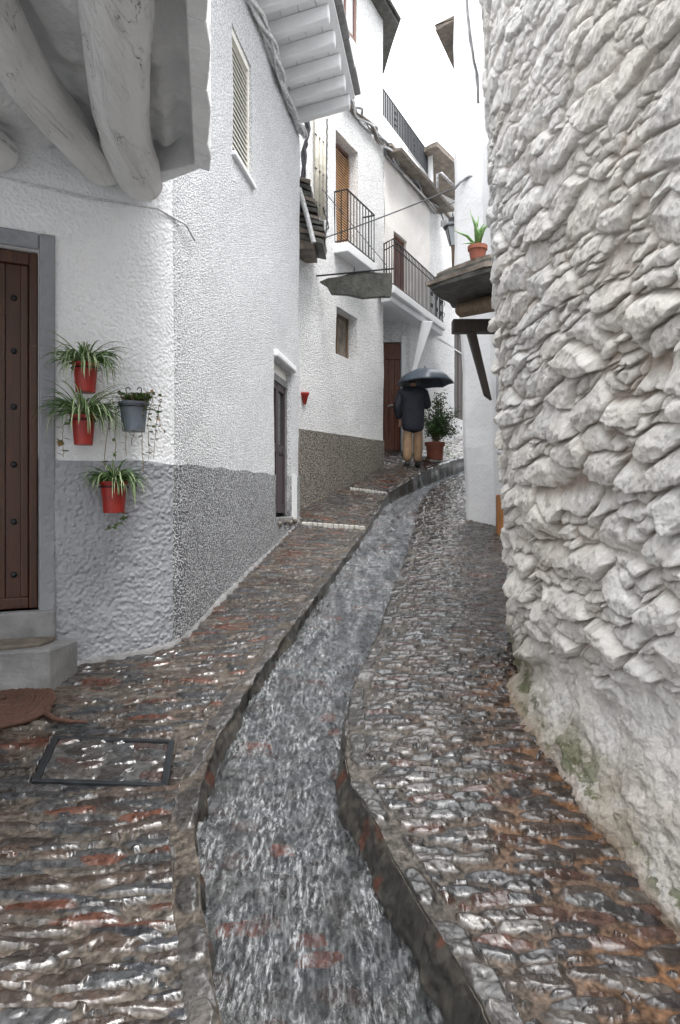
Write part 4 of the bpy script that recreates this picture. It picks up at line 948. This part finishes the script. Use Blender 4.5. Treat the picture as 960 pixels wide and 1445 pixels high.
    gridmesh('stone_face', V, M['rubble'], e, cols=np.clip(col, 0, 1), attrs={'wet': stain[..., 0]*.6}, flip=True)
    mb = MB(); pl = [(X[i]-.1, Y[i]) for i in range(0, len(X), 12)]+[(5, 6.6), (5, -2.6)]
    mb.slab(pl, 3.73, 3.80, jit=.01); mb.build('roof', M['slate'], e)
    mb = MB(); mb.slab([(1.3, -2.55), (.9, -5.0), (-.5, -6.2), (-6.5, -6.4), (-6.5, -6.9), (-.3, -6.8), (1.5, -5.4), (1.9, -2.55)], -3.6, 3.7); mb.build('added_sky_blocker', M['white'], e)  # unseen wall added behind the camera to block sky reflected in the paving
rubble()
bundle('cable_bundle', [P(663, -40, 4.6), P(661, 0, 4.6), P(664, 45, 4.6), P(671, 85, 4.62), P(675, 105, 4.65), P(677, 145, 4.7)], 4, .016, .006, [M['cable_grey']], 'thin cables clinging to the top edge of the rubble wall', 8, .003)
# =================================================================== overhead wires
def wire(pts, r, sag, label):
    mb = MB(); mb.tube(cable(pts, r, sag), r, 5); tag(mb.build('overhead_wire', M['cable_dark']), label, 'wire')
wire([P(446, 340, 10.2), P(640, 266, 9.7)], .009, .02, 'overhead wire from the slate canopy across to the leaning white house')
wire([P(455, 267, 10.5), P(547, 376, 10.2)], .006, .0, 'thin stay wire sloping down to the end of the hanging board')
wire([P(590, 190, 15.9), P(645, 182, 12)], .007, .0, 'thin wire against the sky beside the roof terrace')
wire([P(626, 292, 15.8), P(645, 284, 12.5)], .009, .0, 'short wire from the slate eave towards the street lantern')
# =================================================================== lantern
ln = empty('street_lantern', (1.93, 12, 4.6), 'four sided street lantern on a brown bracket half hidden by the white house', 'street lamp')
q = P(639, 335, 12); 
mb = MB(); mb.lathe(q+Vector((0,0,-.14)), [(.05, 0), (.14, .30), (.001, .30)], 4); mb.build('glass', M['glass_milk'], ln)
mb = MB(); mb.lathe(q+Vector((0,0,.163)), [(.001, 0), (.17, 0), (.15, .03), (.07, .10), (.07, .16), (.02, .2), (.001, .26)], 8); mb.build('cap', M['iron_blue'], ln)
mb = MB()
for a in range(4):
    an = a*math.pi/2; a1 = Vector((0,0,1)).orthogonal().normalized(); a2 = Vector((0,0,1)).cross(a1)
    dv = a1*math.cos(an)+a2*math.sin(an); mb.tube([q+dv*.053+Vector((0,0,-.14)), q+dv*.146+Vector((0,0,.16))], .009, 5)
mb.build('frame', M['iron_blue'], ln)
mb = MB(); mb.tube([q+Vector((0,0,-.14)), q+Vector((.01,0,-.22)), q+Vector((.02,0,-.62)), q+Vector((.30,.1,-.72))], .032, 8); mb.build('bracket', M['wood'], ln, smooth=True)
# =================================================================== plants
def pot_mesh(mb, c, rt, rb, h, rim=.02):
    mb.lathe(c, [(.001, 0), (rb, 0), (rt*.94, h-rim*1.6), (rt*1.06, h-rim*1.6), (rt*1.08, h), (rt*.95, h), (rt*.9, h-.03), (.001, h-.03)], 28)
def spider(root, c, n, rad, seed, drop=.28, name='foliage'):
    rnd = random.Random(seed); mb = MB()
    for k in range(n):
        a = rnd.uniform(0, 2*math.pi); L = rad*rnd.uniform(.5, 1.15); upv = rnd.uniform(.1, 1.0); w = rnd.uniform(.0045, .008)
        dv = Vector((math.cos(a), math.sin(a), 0)); 
        # keep blades from going through the wall behind
        if dv.dot(Vector((-.466, .885, 0))) > .35: dv = (dv-Vector((-.466, .885, 0))*.9*dv.dot(Vector((-.466, .885, 0)))).normalized(); L *= .8
        sdv = Vector((-dv.y, dv.x, 0)); pts = []; p = Vector(c)+dv*rnd.uniform(0, .03); el = .35+upv*.85
        n_ = 9; st = L/n_; cv = rnd.uniform(.10, .42)
        for j in range(n_+1):
            pts.append(p.copy()); p = p+(dv*math.cos(el)+Vector((0,0,1))*math.sin(el))*st; el = max(-1.45, el-cv*(.6+j*.14))
        vs = []; fs = []; ms = []
        for j, q in enumerate(pts):
            ww = w*(1-(j/n_)**3)*(.6+.4*min(1, j/2))+.0006
            vs += [q-sdv*ww*1.0, q-sdv*ww*.45-Vector((0,0,ww*.5)), q+sdv*ww*.45-Vector((0,0,ww*.5)), q+sdv*ww]
        for j in range(n_):
            for i in range(3): 
                mb.add([], []); 
        b0_ = len(mb.v); mb.v += [tuple(v) for v in vs]; pale = rnd.random() < .75
        for j in range(n_):
            for i in range(3):
                mb.f.append((b0_+j*4+i, b0_+j*4+i+1, b0_+j*4+i+5, b0_+j*4+i+4)); mb.m.append((1 if i == 1 else 0) if pale else 0)
    return mb.build(name, [M['leaf'], M['leaf_pale']], root, smooth=True)
def vine(root, pts, seed, mat='leaf', n=14, ls=.018):
    n = int(n*1.8); ls *= 1.3
    rnd = random.Random(seed); pts = [Vector(p) for p in pts]; mb = MB(); cp_ = cable(pts, .002, 0, 6, .006, seed); mb.tube(cp_, .0022, 4)
    for k in range(n):
        q = cp_[int(rnd.uniform(0, len(cp_)-1))]; a = rnd.uniform(0, 6.28); d_ = Vector((math.cos(a), math.sin(a)*.5-.3, rnd.uniform(-.6, .5))).normalized(); s_ = d_.cross(Vector((.3,.2,1))).normalized(); l = ls*rnd.uniform(.7, 1.5)
        mb.add([q, q+d_*l*.5+s_*l*.45, q+d_*l*1.1, q+d_*l*.5-s_*l*.45], [(0,1,2,3)], 1 if rnd.random() < .75 else 2)
    return mb.build('trailing_stem', [M['leaf_dry'], M[mat], M['leaf_dry']], root)
wn = Vector((.466, -.885, 0))
def wall_pot(px, py_top, w_px, h_px, dd, mat, label, seed, nb, rad, tilt=0):
    c = P(px, py_top+h_px, dd); e = empty('hanging_pot', c, label, 'flower pot', 'flower pots hanging on the white wall')
    h = h_px*dd/F; rt = w_px*dd/F/2; mb = MB(); pot_mesh(mb, c, rt*.92, rt*.70, h, .010); mb.build('pot', M[mat], e, smooth=False, bevel=.002)
    mb = MB(); mb.lathe(c+Vector((0,0,h-.025)), [(.001, .004), (rt*.9, 0)], 20); mb.build('soil', M['soil'], e)
    mb = MB(); ring = [c+Vector((rt*1.02*math.cos(a), rt*1.02*math.sin(a), h-.035)) for a in [i*math.pi/10 for i in range(21)]]; mb.tube(ring, .004, 5)
    bk = c-wn*(rt+.02)+Vector((0,0,h-.035)); mb.tube([c-wn*rt*1.02+Vector((0,0,h-.035)), bk, bk+Vector((0,0,.06))], .004, 5); mb.build('bracket', M['iron'], e)
    if nb: spider(e, c+Vector((0,0,h-.015)), nb, rad, seed)
    return e, c, h, rt
e1p, *_ = wall_pot(121, 513, 38, 41, 4.66, 'red_pot', 'highest red pot of spider plant on the wall beside the door', 1, 170, .32)
e2p, c2, h2, r2 = wall_pot(118, 586, 36, 42, 4.66, 'red_pot', 'middle red pot with a long arching spider plant, left of the grey pot', 2, 200, .36)
e3p, c3, h3, r3 = wall_pot(161, 680, 41, 44, 4.76, 'red_pot', 'lowest red pot of spider plant hanging over the grey plinth', 3, 160, .29)
e4p, c4_, h4, r4 = wall_pot(189, 568, 44, 41, 4.80, 'grey_pot', 'grey metal pot with trailing stems and a curled iron hook', 4, 0, 0)
for k in range(7):
    x0 = 150+k*12+random.uniform(-4, 4); dd = 4.76
    vine(e4p, [P(185+k*3, 566, dd), P(x0+10, 558, dd), P(x0+3, 590, dd), P(x0+random.uniform(-6, 6), 600+random.uniform(10, 85)*(.6 if k > 5 else 1), dd)], 40+k, n=20)
for k in range(10): 
    xa = random.uniform(168, 212); vine(e4p, [P(xa, 569, 4.78), P(xa+random.uniform(-14, 14), 556, 4.74), P(xa+random.uniform(-22, 22), 562+random.uniform(-10, 6), 4.70)], 60+k, n=10, ls=.02)
vine(e4p, [P(208, 566, 4.78), P(222, 580, 4.76), P(226, 597, 4.76), P(232, 612, 4.76)], 90, n=7)
vine(e3p, [P(172, 722, 4.7), P(176, 732, 4.7), P(165, 742, 4.7), P(148, 748, 4.7)], 91, 'leaf', n=22, ls=.02)
vine(e2p, [P(95, 590, 4.6), P(90, 600, 4.6), P(88, 625, 4.6), P(90, 645, 4.6)], 92, 'leaf', n=6, ls=.03)
mb = MB()
for sg in (-1, 1):
    pts = []
    for i in range(26):
        t_ = i/25; a = t_*4.6; r_ = .022*(1-.45*t_)
        pts.append(P(189, 570, 4.82)+Vector((sg*(.010+.026*min(1, t_*3)), 0, .08*min(1, t_*3)))+Vector((sg*r_*(math.sin(a)), 0, r_*(1-math.cos(a)))))
    mb.tube(pts, .0035, 5)
mb.build('curled_hook', M['iron'], e4p)
# agave pot on the canopy
ag = empty('potted_agave', P(675, 365, 7.0), 'terracotta pot with a spiky agave standing on the slate canopy', 'potted plant')
cA = Vector((1.375, 7.08, 2.46)); mb = MB(); pot_mesh(mb, cA, .092, .07, .14, .025); mb.build('pot', M['terracotta'], ag)
mb = MB(); rnd = random.Random(5)
for (dx, dz, w) in ((-.26, .16, .016), (-.09, .36, .018), (.0, .30, .024), (.06, .24, .02), (-.02, .20, .024), (.14, .28, .02), (-.17, .02, .012)):
    b_ = cA+Vector((0, 0, .125)); tip = b_+Vector((dx, -.05, dz)); mid = b_.lerp(tip, .5)+Vector((-.02*np.sign(dx or 1), 0, .03))
    mb.tube([b_, mid, tip], [w, w*.85, .001], 6)
mb.build('leaves', M['leaf'], ag, smooth=True)
# potted shrub
sh_ = empty('potted_shrub', P(614, 648, 14.45), 'leafy green shrub in a terracotta pot beside the person', 'potted plant')
cS = P(614, 648, 14.45); cS.z = .95
mb = MB(); pot_mesh(mb, cS, .195, .155, .36, .04); mb.build('pot', M['terracotta'], sh_)
mb = MB(); rnd = random.Random(11); tips = []
for k in range(26):
    a = rnd.uniform(0, 6.28); r_ = rnd.uniform(.05, .42); z_ = rnd.uniform(.25, 1.18)*(1-.35*(r_/.42)); 
    tip = cS+Vector((math.cos(a)*r_+.05, math.sin(a)*r_*.7, .34+z_)); mid = (cS+Vector((0,0,.34))).lerp(tip, .5)+Vector((rnd.uniform(-.05,.05), 0, .08))
    mb.tube([cS+Vector((rnd.uniform(-.05,.05), rnd.uniform(-.05,.05), .3)), mid, tip], [.010, .007, .003], 5); tips.append((mid, tip))
mb.build('stem', M['wood'], sh_)
mb = MB()
for k in range(4200):
    mid, tip = rnd.choice(tips); q = mid.lerp(tip, rnd.uniform(-.5, 1.05))+Vector((rnd.gauss(0, .05), rnd.gauss(0, .05), rnd.gauss(0, .05)))
    if q.z < cS.z+.32: q.z = cS.z+.32+rnd.uniform(0, .15)
    d_ = Vector((rnd.gauss(0,1), rnd.gauss(0,1), rnd.gauss(0,.6)+.3)).normalized(); s_ = d_.cross(Vector((rnd.gauss(0,1), rnd.gauss(0,1), rnd.gauss(0,1)))).normalized(); l = rnd.uniform(.03, .055)
    mb.add([q, q+d_*l*.5+s_*l*.3, q+d_*l, q+d_*l*.5-s_*l*.3], [(0,1,2,3)], 0 if rnd.random() < .75 else 1)
mb.build('foliage', [M['leaf_dark'], M['leaf']], sh_)
def weed(c, n, h, spread, seed, mat, label):
    rnd = random.Random(seed); mb = MB()
    for k in range(n):
        q = Vector(c)+Vector((rnd.gauss(0, spread), rnd.gauss(0, spread*.5), rnd.uniform(0, h)*rnd.random())); d_ = Vector((rnd.gauss(0,1), rnd.gauss(0,1), rnd.uniform(.2, 1))).normalized(); s_ = d_.orthogonal().normalized(); l = rnd.uniform(.03, .06)
        mb.add([q, q+d_*l*.5+s_*l*.35, q+d_*l, q+d_*l*.5-s_*l*.35], [(0,1,2,3)])
    tag(mb.build('weed', M[mat]), label, 'plant')
weed((2.28, 15.25, 1.04), 160, .40, .10, 3, 'leaf_lime', 'yellow green weed growing at the wall foot right of the shrub')
weed((2.55, 15.75, 1.06), 70, .18, .12, 4, 'leaf_lime', 'low pale weed under the dark shutter')
# =================================================================== steps (nosing strips)
for d_, lab in ((9.29, 'nearer pale stone nosing across the left pavement'), (11.45, 'farther pale stone nosing across the left pavement')):
    x0 = float(np.interp(d_, [9.29, 11.45], [-.50, .16])); x1 = float(xl(d_))-.03; V_ = []
    mb = MB(); n_ = 12
    for i in range(n_):
        a = x0+(x1-x0)*i/n_; b = x0+(x1-x0)*(i+1)/n_-.004; za = g1(a, d_)+.03; zb = g1(b, d_)+.03; j = random.uniform(-.01, .01)
        mb.hexa([(a, d_-.05+j, za-.12), (b, d_-.05+j, zb-.12), (b, d_+.09+j, zb-.12), (a, d_+.09+j, za-.12)], [(a, d_-.05+j, za), (b, d_-.05+j, zb), (b, d_+.09+j, zb), (a, d_+.09+j, za)])
    tag(mb.build('step_edge', M['nosing'], bevel=.008), lab, 'step')
# =================================================================== person + umbrella
pc = P(583, 660, 13.4); pz = g1(pc.x, pc.y)+.015
def skin(name, joints, edges, mat, parent, base, sub=2):
    me = bpy.data.meshes.new(name); keys = list(joints)
    me.from_pydata([tuple(Vector(joints[k][0])+base-wloc(parent) if parent else Vector(joints[k][0])) for k in keys], [(keys.index(a), keys.index(b)) for a, b in edges], [])
    o = link(name, me, mat, parent); sk = o.modifiers.new('skin', 'SKIN'); sk.use_smooth_shade = True
    for i, k in enumerate(keys):
        r = joints[k][1]; me.skin_vertices[0].data[i].radius = (r if isinstance(r, tuple) else (r, r))
    me.skin_vertices[0].data[0].use_root = True
    s_ = o.modifiers.new('sub', 'SUBSURF'); s_.levels = sub; s_.render_levels = sub; return o
# local frame: x right, y forward (away from camera), z up
J = {'pelvis': ((0, 0, .93), (.12, .09)), 'waist': ((0, .0, 1.08), (.14, .10)), 'chest': ((0, .0, 1.28), (.16, .11)), 'upper': ((0, .02, 1.42), (.11, .09)), 'neck': ((.0, .05, 1.50), (.055, .055)), 'head': ((.0, .08, 1.60), (.075, .09)), 'crown': ((0, .09, 1.70), (.065, .08)),
     'shL': ((-.19, .02, 1.40), .06), 'elL': ((-.25, .0, 1.12), .045), 'wrL': ((-.24, .10, .90), .03), 'haL': ((-.23, .13, .82), (.035, .022)),
     'shR': ((.19, .02, 1.40), .06), 'elR': ((.23, .06, 1.13), .045), 'wrR': ((.16, .28, 1.24), .03), 'haR': ((.15, .34, 1.28), (.032, .028)),
     'hipL': ((-.09, 0, .88), .07), 'knL': ((-.10, .03, .48), .055), 'anL': ((-.11, -.02, .09), .04), 'toL': ((-.12, .15, .04), .035),
     'hipR': ((.09, 0, .88), .07), 'knR': ((.10, .06, .49), .055), 'anR': ((.09, .10, .09), .04), 'toR': ((.10, .27, .04), .035)}
Ed = [('pelvis','waist'),('waist','chest'),('chest','upper'),('upper','neck'),('neck','head'),('head','crown'),('upper','shL'),('shL','elL'),('elL','wrL'),('wrL','haL'),('upper','shR'),('shR','elR'),('elR','wrR'),('wrR','haR'),('pelvis','hipL'),('hipL','knL'),('knL','anL'),('anL','toL'),('pelvis','hipR'),('hipR','knR'),('knR','anR'),('anR','toR')]
for side, sx, base_h, d1, grip in (('L', -1, (-.23, .13, .82), Vector((0, .15, -1)), False), ('R', 1, (.15, .34, 1.28), Vector((-.3, .6, .35)), True)):
    for k, l_ in enumerate((.075, .085, .08, .065)):
        off = Vector(((k-1.5)*.019, 0, 0)) if not grip else Vector((0, 0, (k-1.5)*.02)); b_ = Vector(base_h)+off*.8
        m1 = b_+d1.normalized()*l_*.5+off*.2; m2 = (m1+(d1.normalized()*.5+Vector((0, .6, -.1)))*l_*.45) if not grip else m1+Vector((-.035, -.01, 0))
        J[f'f{side}{k}a'] = (tuple(m1), .0095); J[f'f{side}{k}b'] = (tuple(m2), .008); Ed += [(f'ha{side}', f'f{side}{k}a'), (f'f{side}{k}a', f'f{side}{k}b')]
    th = Vector(base_h)+Vector((-.03*sx, .03, .01)); J[f't{side}'] = (tuple(th), .011); Ed.append((f'ha{side}', f't{side}'))
pn = empty('person', (pc.x, pc.y, pz), 'person in dark jacket and tan trousers walking away under an umbrella', 'person')
base = Vector((pc.x, pc.y, pz))
body = skin('body', J, Ed, M['skin'], pn, base)
jk = {'hem': ((0, 0, .62), (.20, .15)), 'hem2': ((0, 0, .76), (.235, .165)), 'hip': ((0, 0, .93), (.235, .16)), 'w': ((0, 0, 1.1), (.235, .16)), 'c': ((0, .0, 1.27), (.245, .165)), 'u': ((0, .02, 1.40), (.19, .14)), 'nk': ((0, .045, 1.54), (.085, .085)),
      'shL': ((-.225, .02, 1.375), .095), 'elL': ((-.30, .0, 1.11), .085), 'wrL': ((-.25, .09, .90), .058), 'shR': ((.225, .02, 1.375), .095), 'elR': ((.29, .04, 1.12), .085), 'wrR': ((.18, .26, 1.22), .055)}
skin('jacket', jk, [('hem','hem2'),('hem2','hip'),('hip','w'),('w','c'),('c','u'),('u','nk'),('u','shL'),('shL','elL'),('elL','wrL'),('u','shR'),('shR','elR'),('elR','wrR')], M['jacket'], pn, base)
tr_ = {'p': ((0, .02, .84), (.10, .08)), 'hL': ((-.095, 0, .80), (.085, .09)), 'kL': ((-.10, .03, .48), .10), 'k2L': ((-.105, .0, .25), .098), 'aL': ((-.112, -.02, .07), .085), 'hR': ((.095, 0, .80), (.085, .09)), 'kR': ((.10, .06, .48), .10), 'k2R': ((.10, .08, .26), .098), 'aR': ((.095, .10, .08), .083)}
skin('trousers', tr_, [('p','hL'),('hL','kL'),('kL','k2L'),('k2L','aL'),('p','hR'),('hR','kR'),('kR','k2R'),('k2R','aR')], M['trousers'], pn, base)
for sx, yy in ((-1, -.02), (1, .10)):
    skin('shoe', {'a': ((sx*.105, yy-.05, .045), (.052, .045)), 'b': ((sx*.11, yy+.05, .05), (.05, .05)), 'c': ((sx*.12, yy+.17, .038), (.045, .035))}, [('a','b'),('b','c')], M['leather'], pn, base)
skin('hair', {'a': ((0, .045, 1.55), (.085, .085)), 'b': ((0, .07, 1.64), (.10, .115)), 'c': ((0, .085, 1.735), (.075, .09))}, [('a','b'),('b','c')], M['hair'], pn, base)
# umbrella, held in the right hand
hand = base+Vector((.14, .37, 1.28)); top = P(600, 520, 13.45)
um = empty('umbrella', hand, 'open dark blue grey umbrella held above the person', 'umbrella')
axu = (top-hand).normalized(); axu = Vector((-.03, .02, 1)).normalized(); uu = Vector((1, 0, 0)); uu = (uu-axu*uu.dot(axu)).normalized(); vv = axu.cross(uu)
Rr, Hh = .54, .30; nr = 8; rows_, per = 12, 6
def canopy_pt(a, t_, inset=0):     # t: 0 apex, 1 rim
    k = (a/(2*math.pi/nr)) % 1; sag = math.sin(math.pi*k)
    r = Rr*math.sin(t_*1.35)/math.sin(1.35)*(1-.06*sag*t_); h = Hh*(1-(1-math.cos(t_*1.35))/(1-math.cos(1.35)))+.018*sag*t_**3-.012*sag*math.sin(math.pi*t_)
    return top-axu*(Hh+inset)+uu*(r*math.cos(a))+vv*(r*math.sin(a))+axu*h
mb = MB(); na = nr*per
vs = [canopy_pt(2*math.pi*i/na, j/rows_+.001) for j in range(rows_+1) for i in range(na)]
fs = [(j*na+i, j*na+(i+1) % na, (j+1)*na+(i+1) % na, (j+1)*na+i) for j in range(rows_) for i in range(na)]
mb.add(vs, fs); cno = mb.build('canopy', M['brolly'], um, smooth=True); md = cno.modifiers.new('thick', 'SOLIDIFY'); md.thickness = .003
mb = MB(); mb.tube([hand-axu*.02, top+axu*.05], .007, 8); mb.build('shaft', M['iron_blue'], um)
mb = MB(); hk = [hand+axu*.06, hand-axu*.06]+[hand-axu*.06-uu*(.03*(1-math.cos(a)))-axu*(.03*math.sin(a)) for a in [math.pi*i/6 for i in range(1, 7)]]; mb.tube(hk, .012, 8); mb.build('handle', M['leather'], um, smooth=True)
for k in range(nr):
    a = 2*math.pi*k/nr; mb = MB(); mb.tube([canopy_pt(a, j/8+.01, .008) for j in range(9)], .004, 4); mb.tube([canopy_pt(a, .55, .01), top-axu*.30], .003, 4); mb.build('rib', M['iron'], um)
# =================================================================== light, sky, camera
w = bpy.data.worlds.new('World'); S.world = w; w.use_nodes = True; nt = w.node_tree; bg = nt.nodes['Background']
sky = nt.nodes.new('ShaderNodeTexSky'); sky.sky_type = 'NISHITA'; sky.sun_disc = False
SE, SA = math.radians(68), math.radians(150)
sky.sun_elevation = SE; sky.sun_rotation = SA; sky.dust_density = 4; sky.air_density = 1.2
hs = nt.nodes.new('ShaderNodeHueSaturation'); hs.inputs['Saturation'].default_value = .22; nt.links.new(sky.outputs[0], hs.inputs['Color'])
tcw = nt.nodes.new('ShaderNodeTexCoord'); cl = nt.nodes.new('ShaderNodeTexNoise'); cl.inputs['Scale'].default_value = 2.2; cl.inputs['Detail'].default_value = 6
nt.links.new(tcw.outputs['Generated'], cl.inputs['Vector'])
rp = nt.nodes.new('ShaderNodeValToRGB'); rp.color_ramp.elements[0].position = .3; rp.color_ramp.elements[0].color = (8.5,8.8,9.3,1); rp.color_ramp.elements[1].position = .6; rp.color_ramp.elements[1].color = (11,11,11,1)
nt.links.new(cl.outputs['Fac'], rp.inputs[0])
mw = nt.nodes.new('ShaderNodeMix'); mw.data_type = 'RGBA'; mw.inputs[0].default_value = .75; nt.links.new(hs.outputs[0], mw.inputs[6]); nt.links.new(rp.outputs[0], mw.inputs[7])
sx_ = nt.nodes.new('ShaderNodeSeparateXYZ'); nt.links.new(tcw.outputs['Generated'], sx_.inputs[0])
mr = nt.nodes.new('ShaderNodeMapRange'); mr.inputs[1].default_value = 0; mr.inputs[2].default_value = 1; mr.inputs[3].default_value = .30; mr.inputs[4].default_value = 1.75; nt.links.new(sx_.outputs[2], mr.inputs[0])
vm = nt.nodes.new('ShaderNodeVectorMath'); vm.operation = 'SCALE'; nt.links.new(mw.outputs[2], vm.inputs[0]); nt.links.new(mr.outputs[0], vm.inputs['Scale'])
nt.links.new(vm.outputs[0], bg.inputs['Color']); bg.inputs['Strength'].default_value = .10
sl = bpy.data.lights.new('sun', 'SUN'); sl.energy = 1.4; sl.angle = math.radians(26); sl.color = (1, .97, .93)
so = bpy.data.objects.new('sun', sl); C.objects.link(so)
sv = Vector((math.sin(SA)*math.cos(SE), math.cos(SA)*math.cos(SE), math.sin(SE))); so.rotation_euler = sv.to_track_quat('Z', 'Y').to_euler(); so.location = sv*30
cam = bpy.data.cameras.new('camera'); co = bpy.data.objects.new('camera', cam); C.objects.link(co); S.camera = co
co.location = (0, 0, 0); co.rotation_euler = (math.radians(90), 0, 0)
cam.sensor_fit = 'VERTICAL'; cam.sensor_height = 36; cam.sensor_width = 24; cam.lens = F/1445*36; cam.shift_y = -(722.5-HY)/1445; cam.clip_start = .05; cam.clip_end = 500
S.view_settings.view_transform = 'Standard'; S.view_settings.look = 'None'; S.view_settings.gamma = 1; S.view_settings.exposure = 1.75
S.cycles.max_bounces = 8; S.cycles.diffuse_bounces = 5; S.cycles.transparent_max_bounces = 12
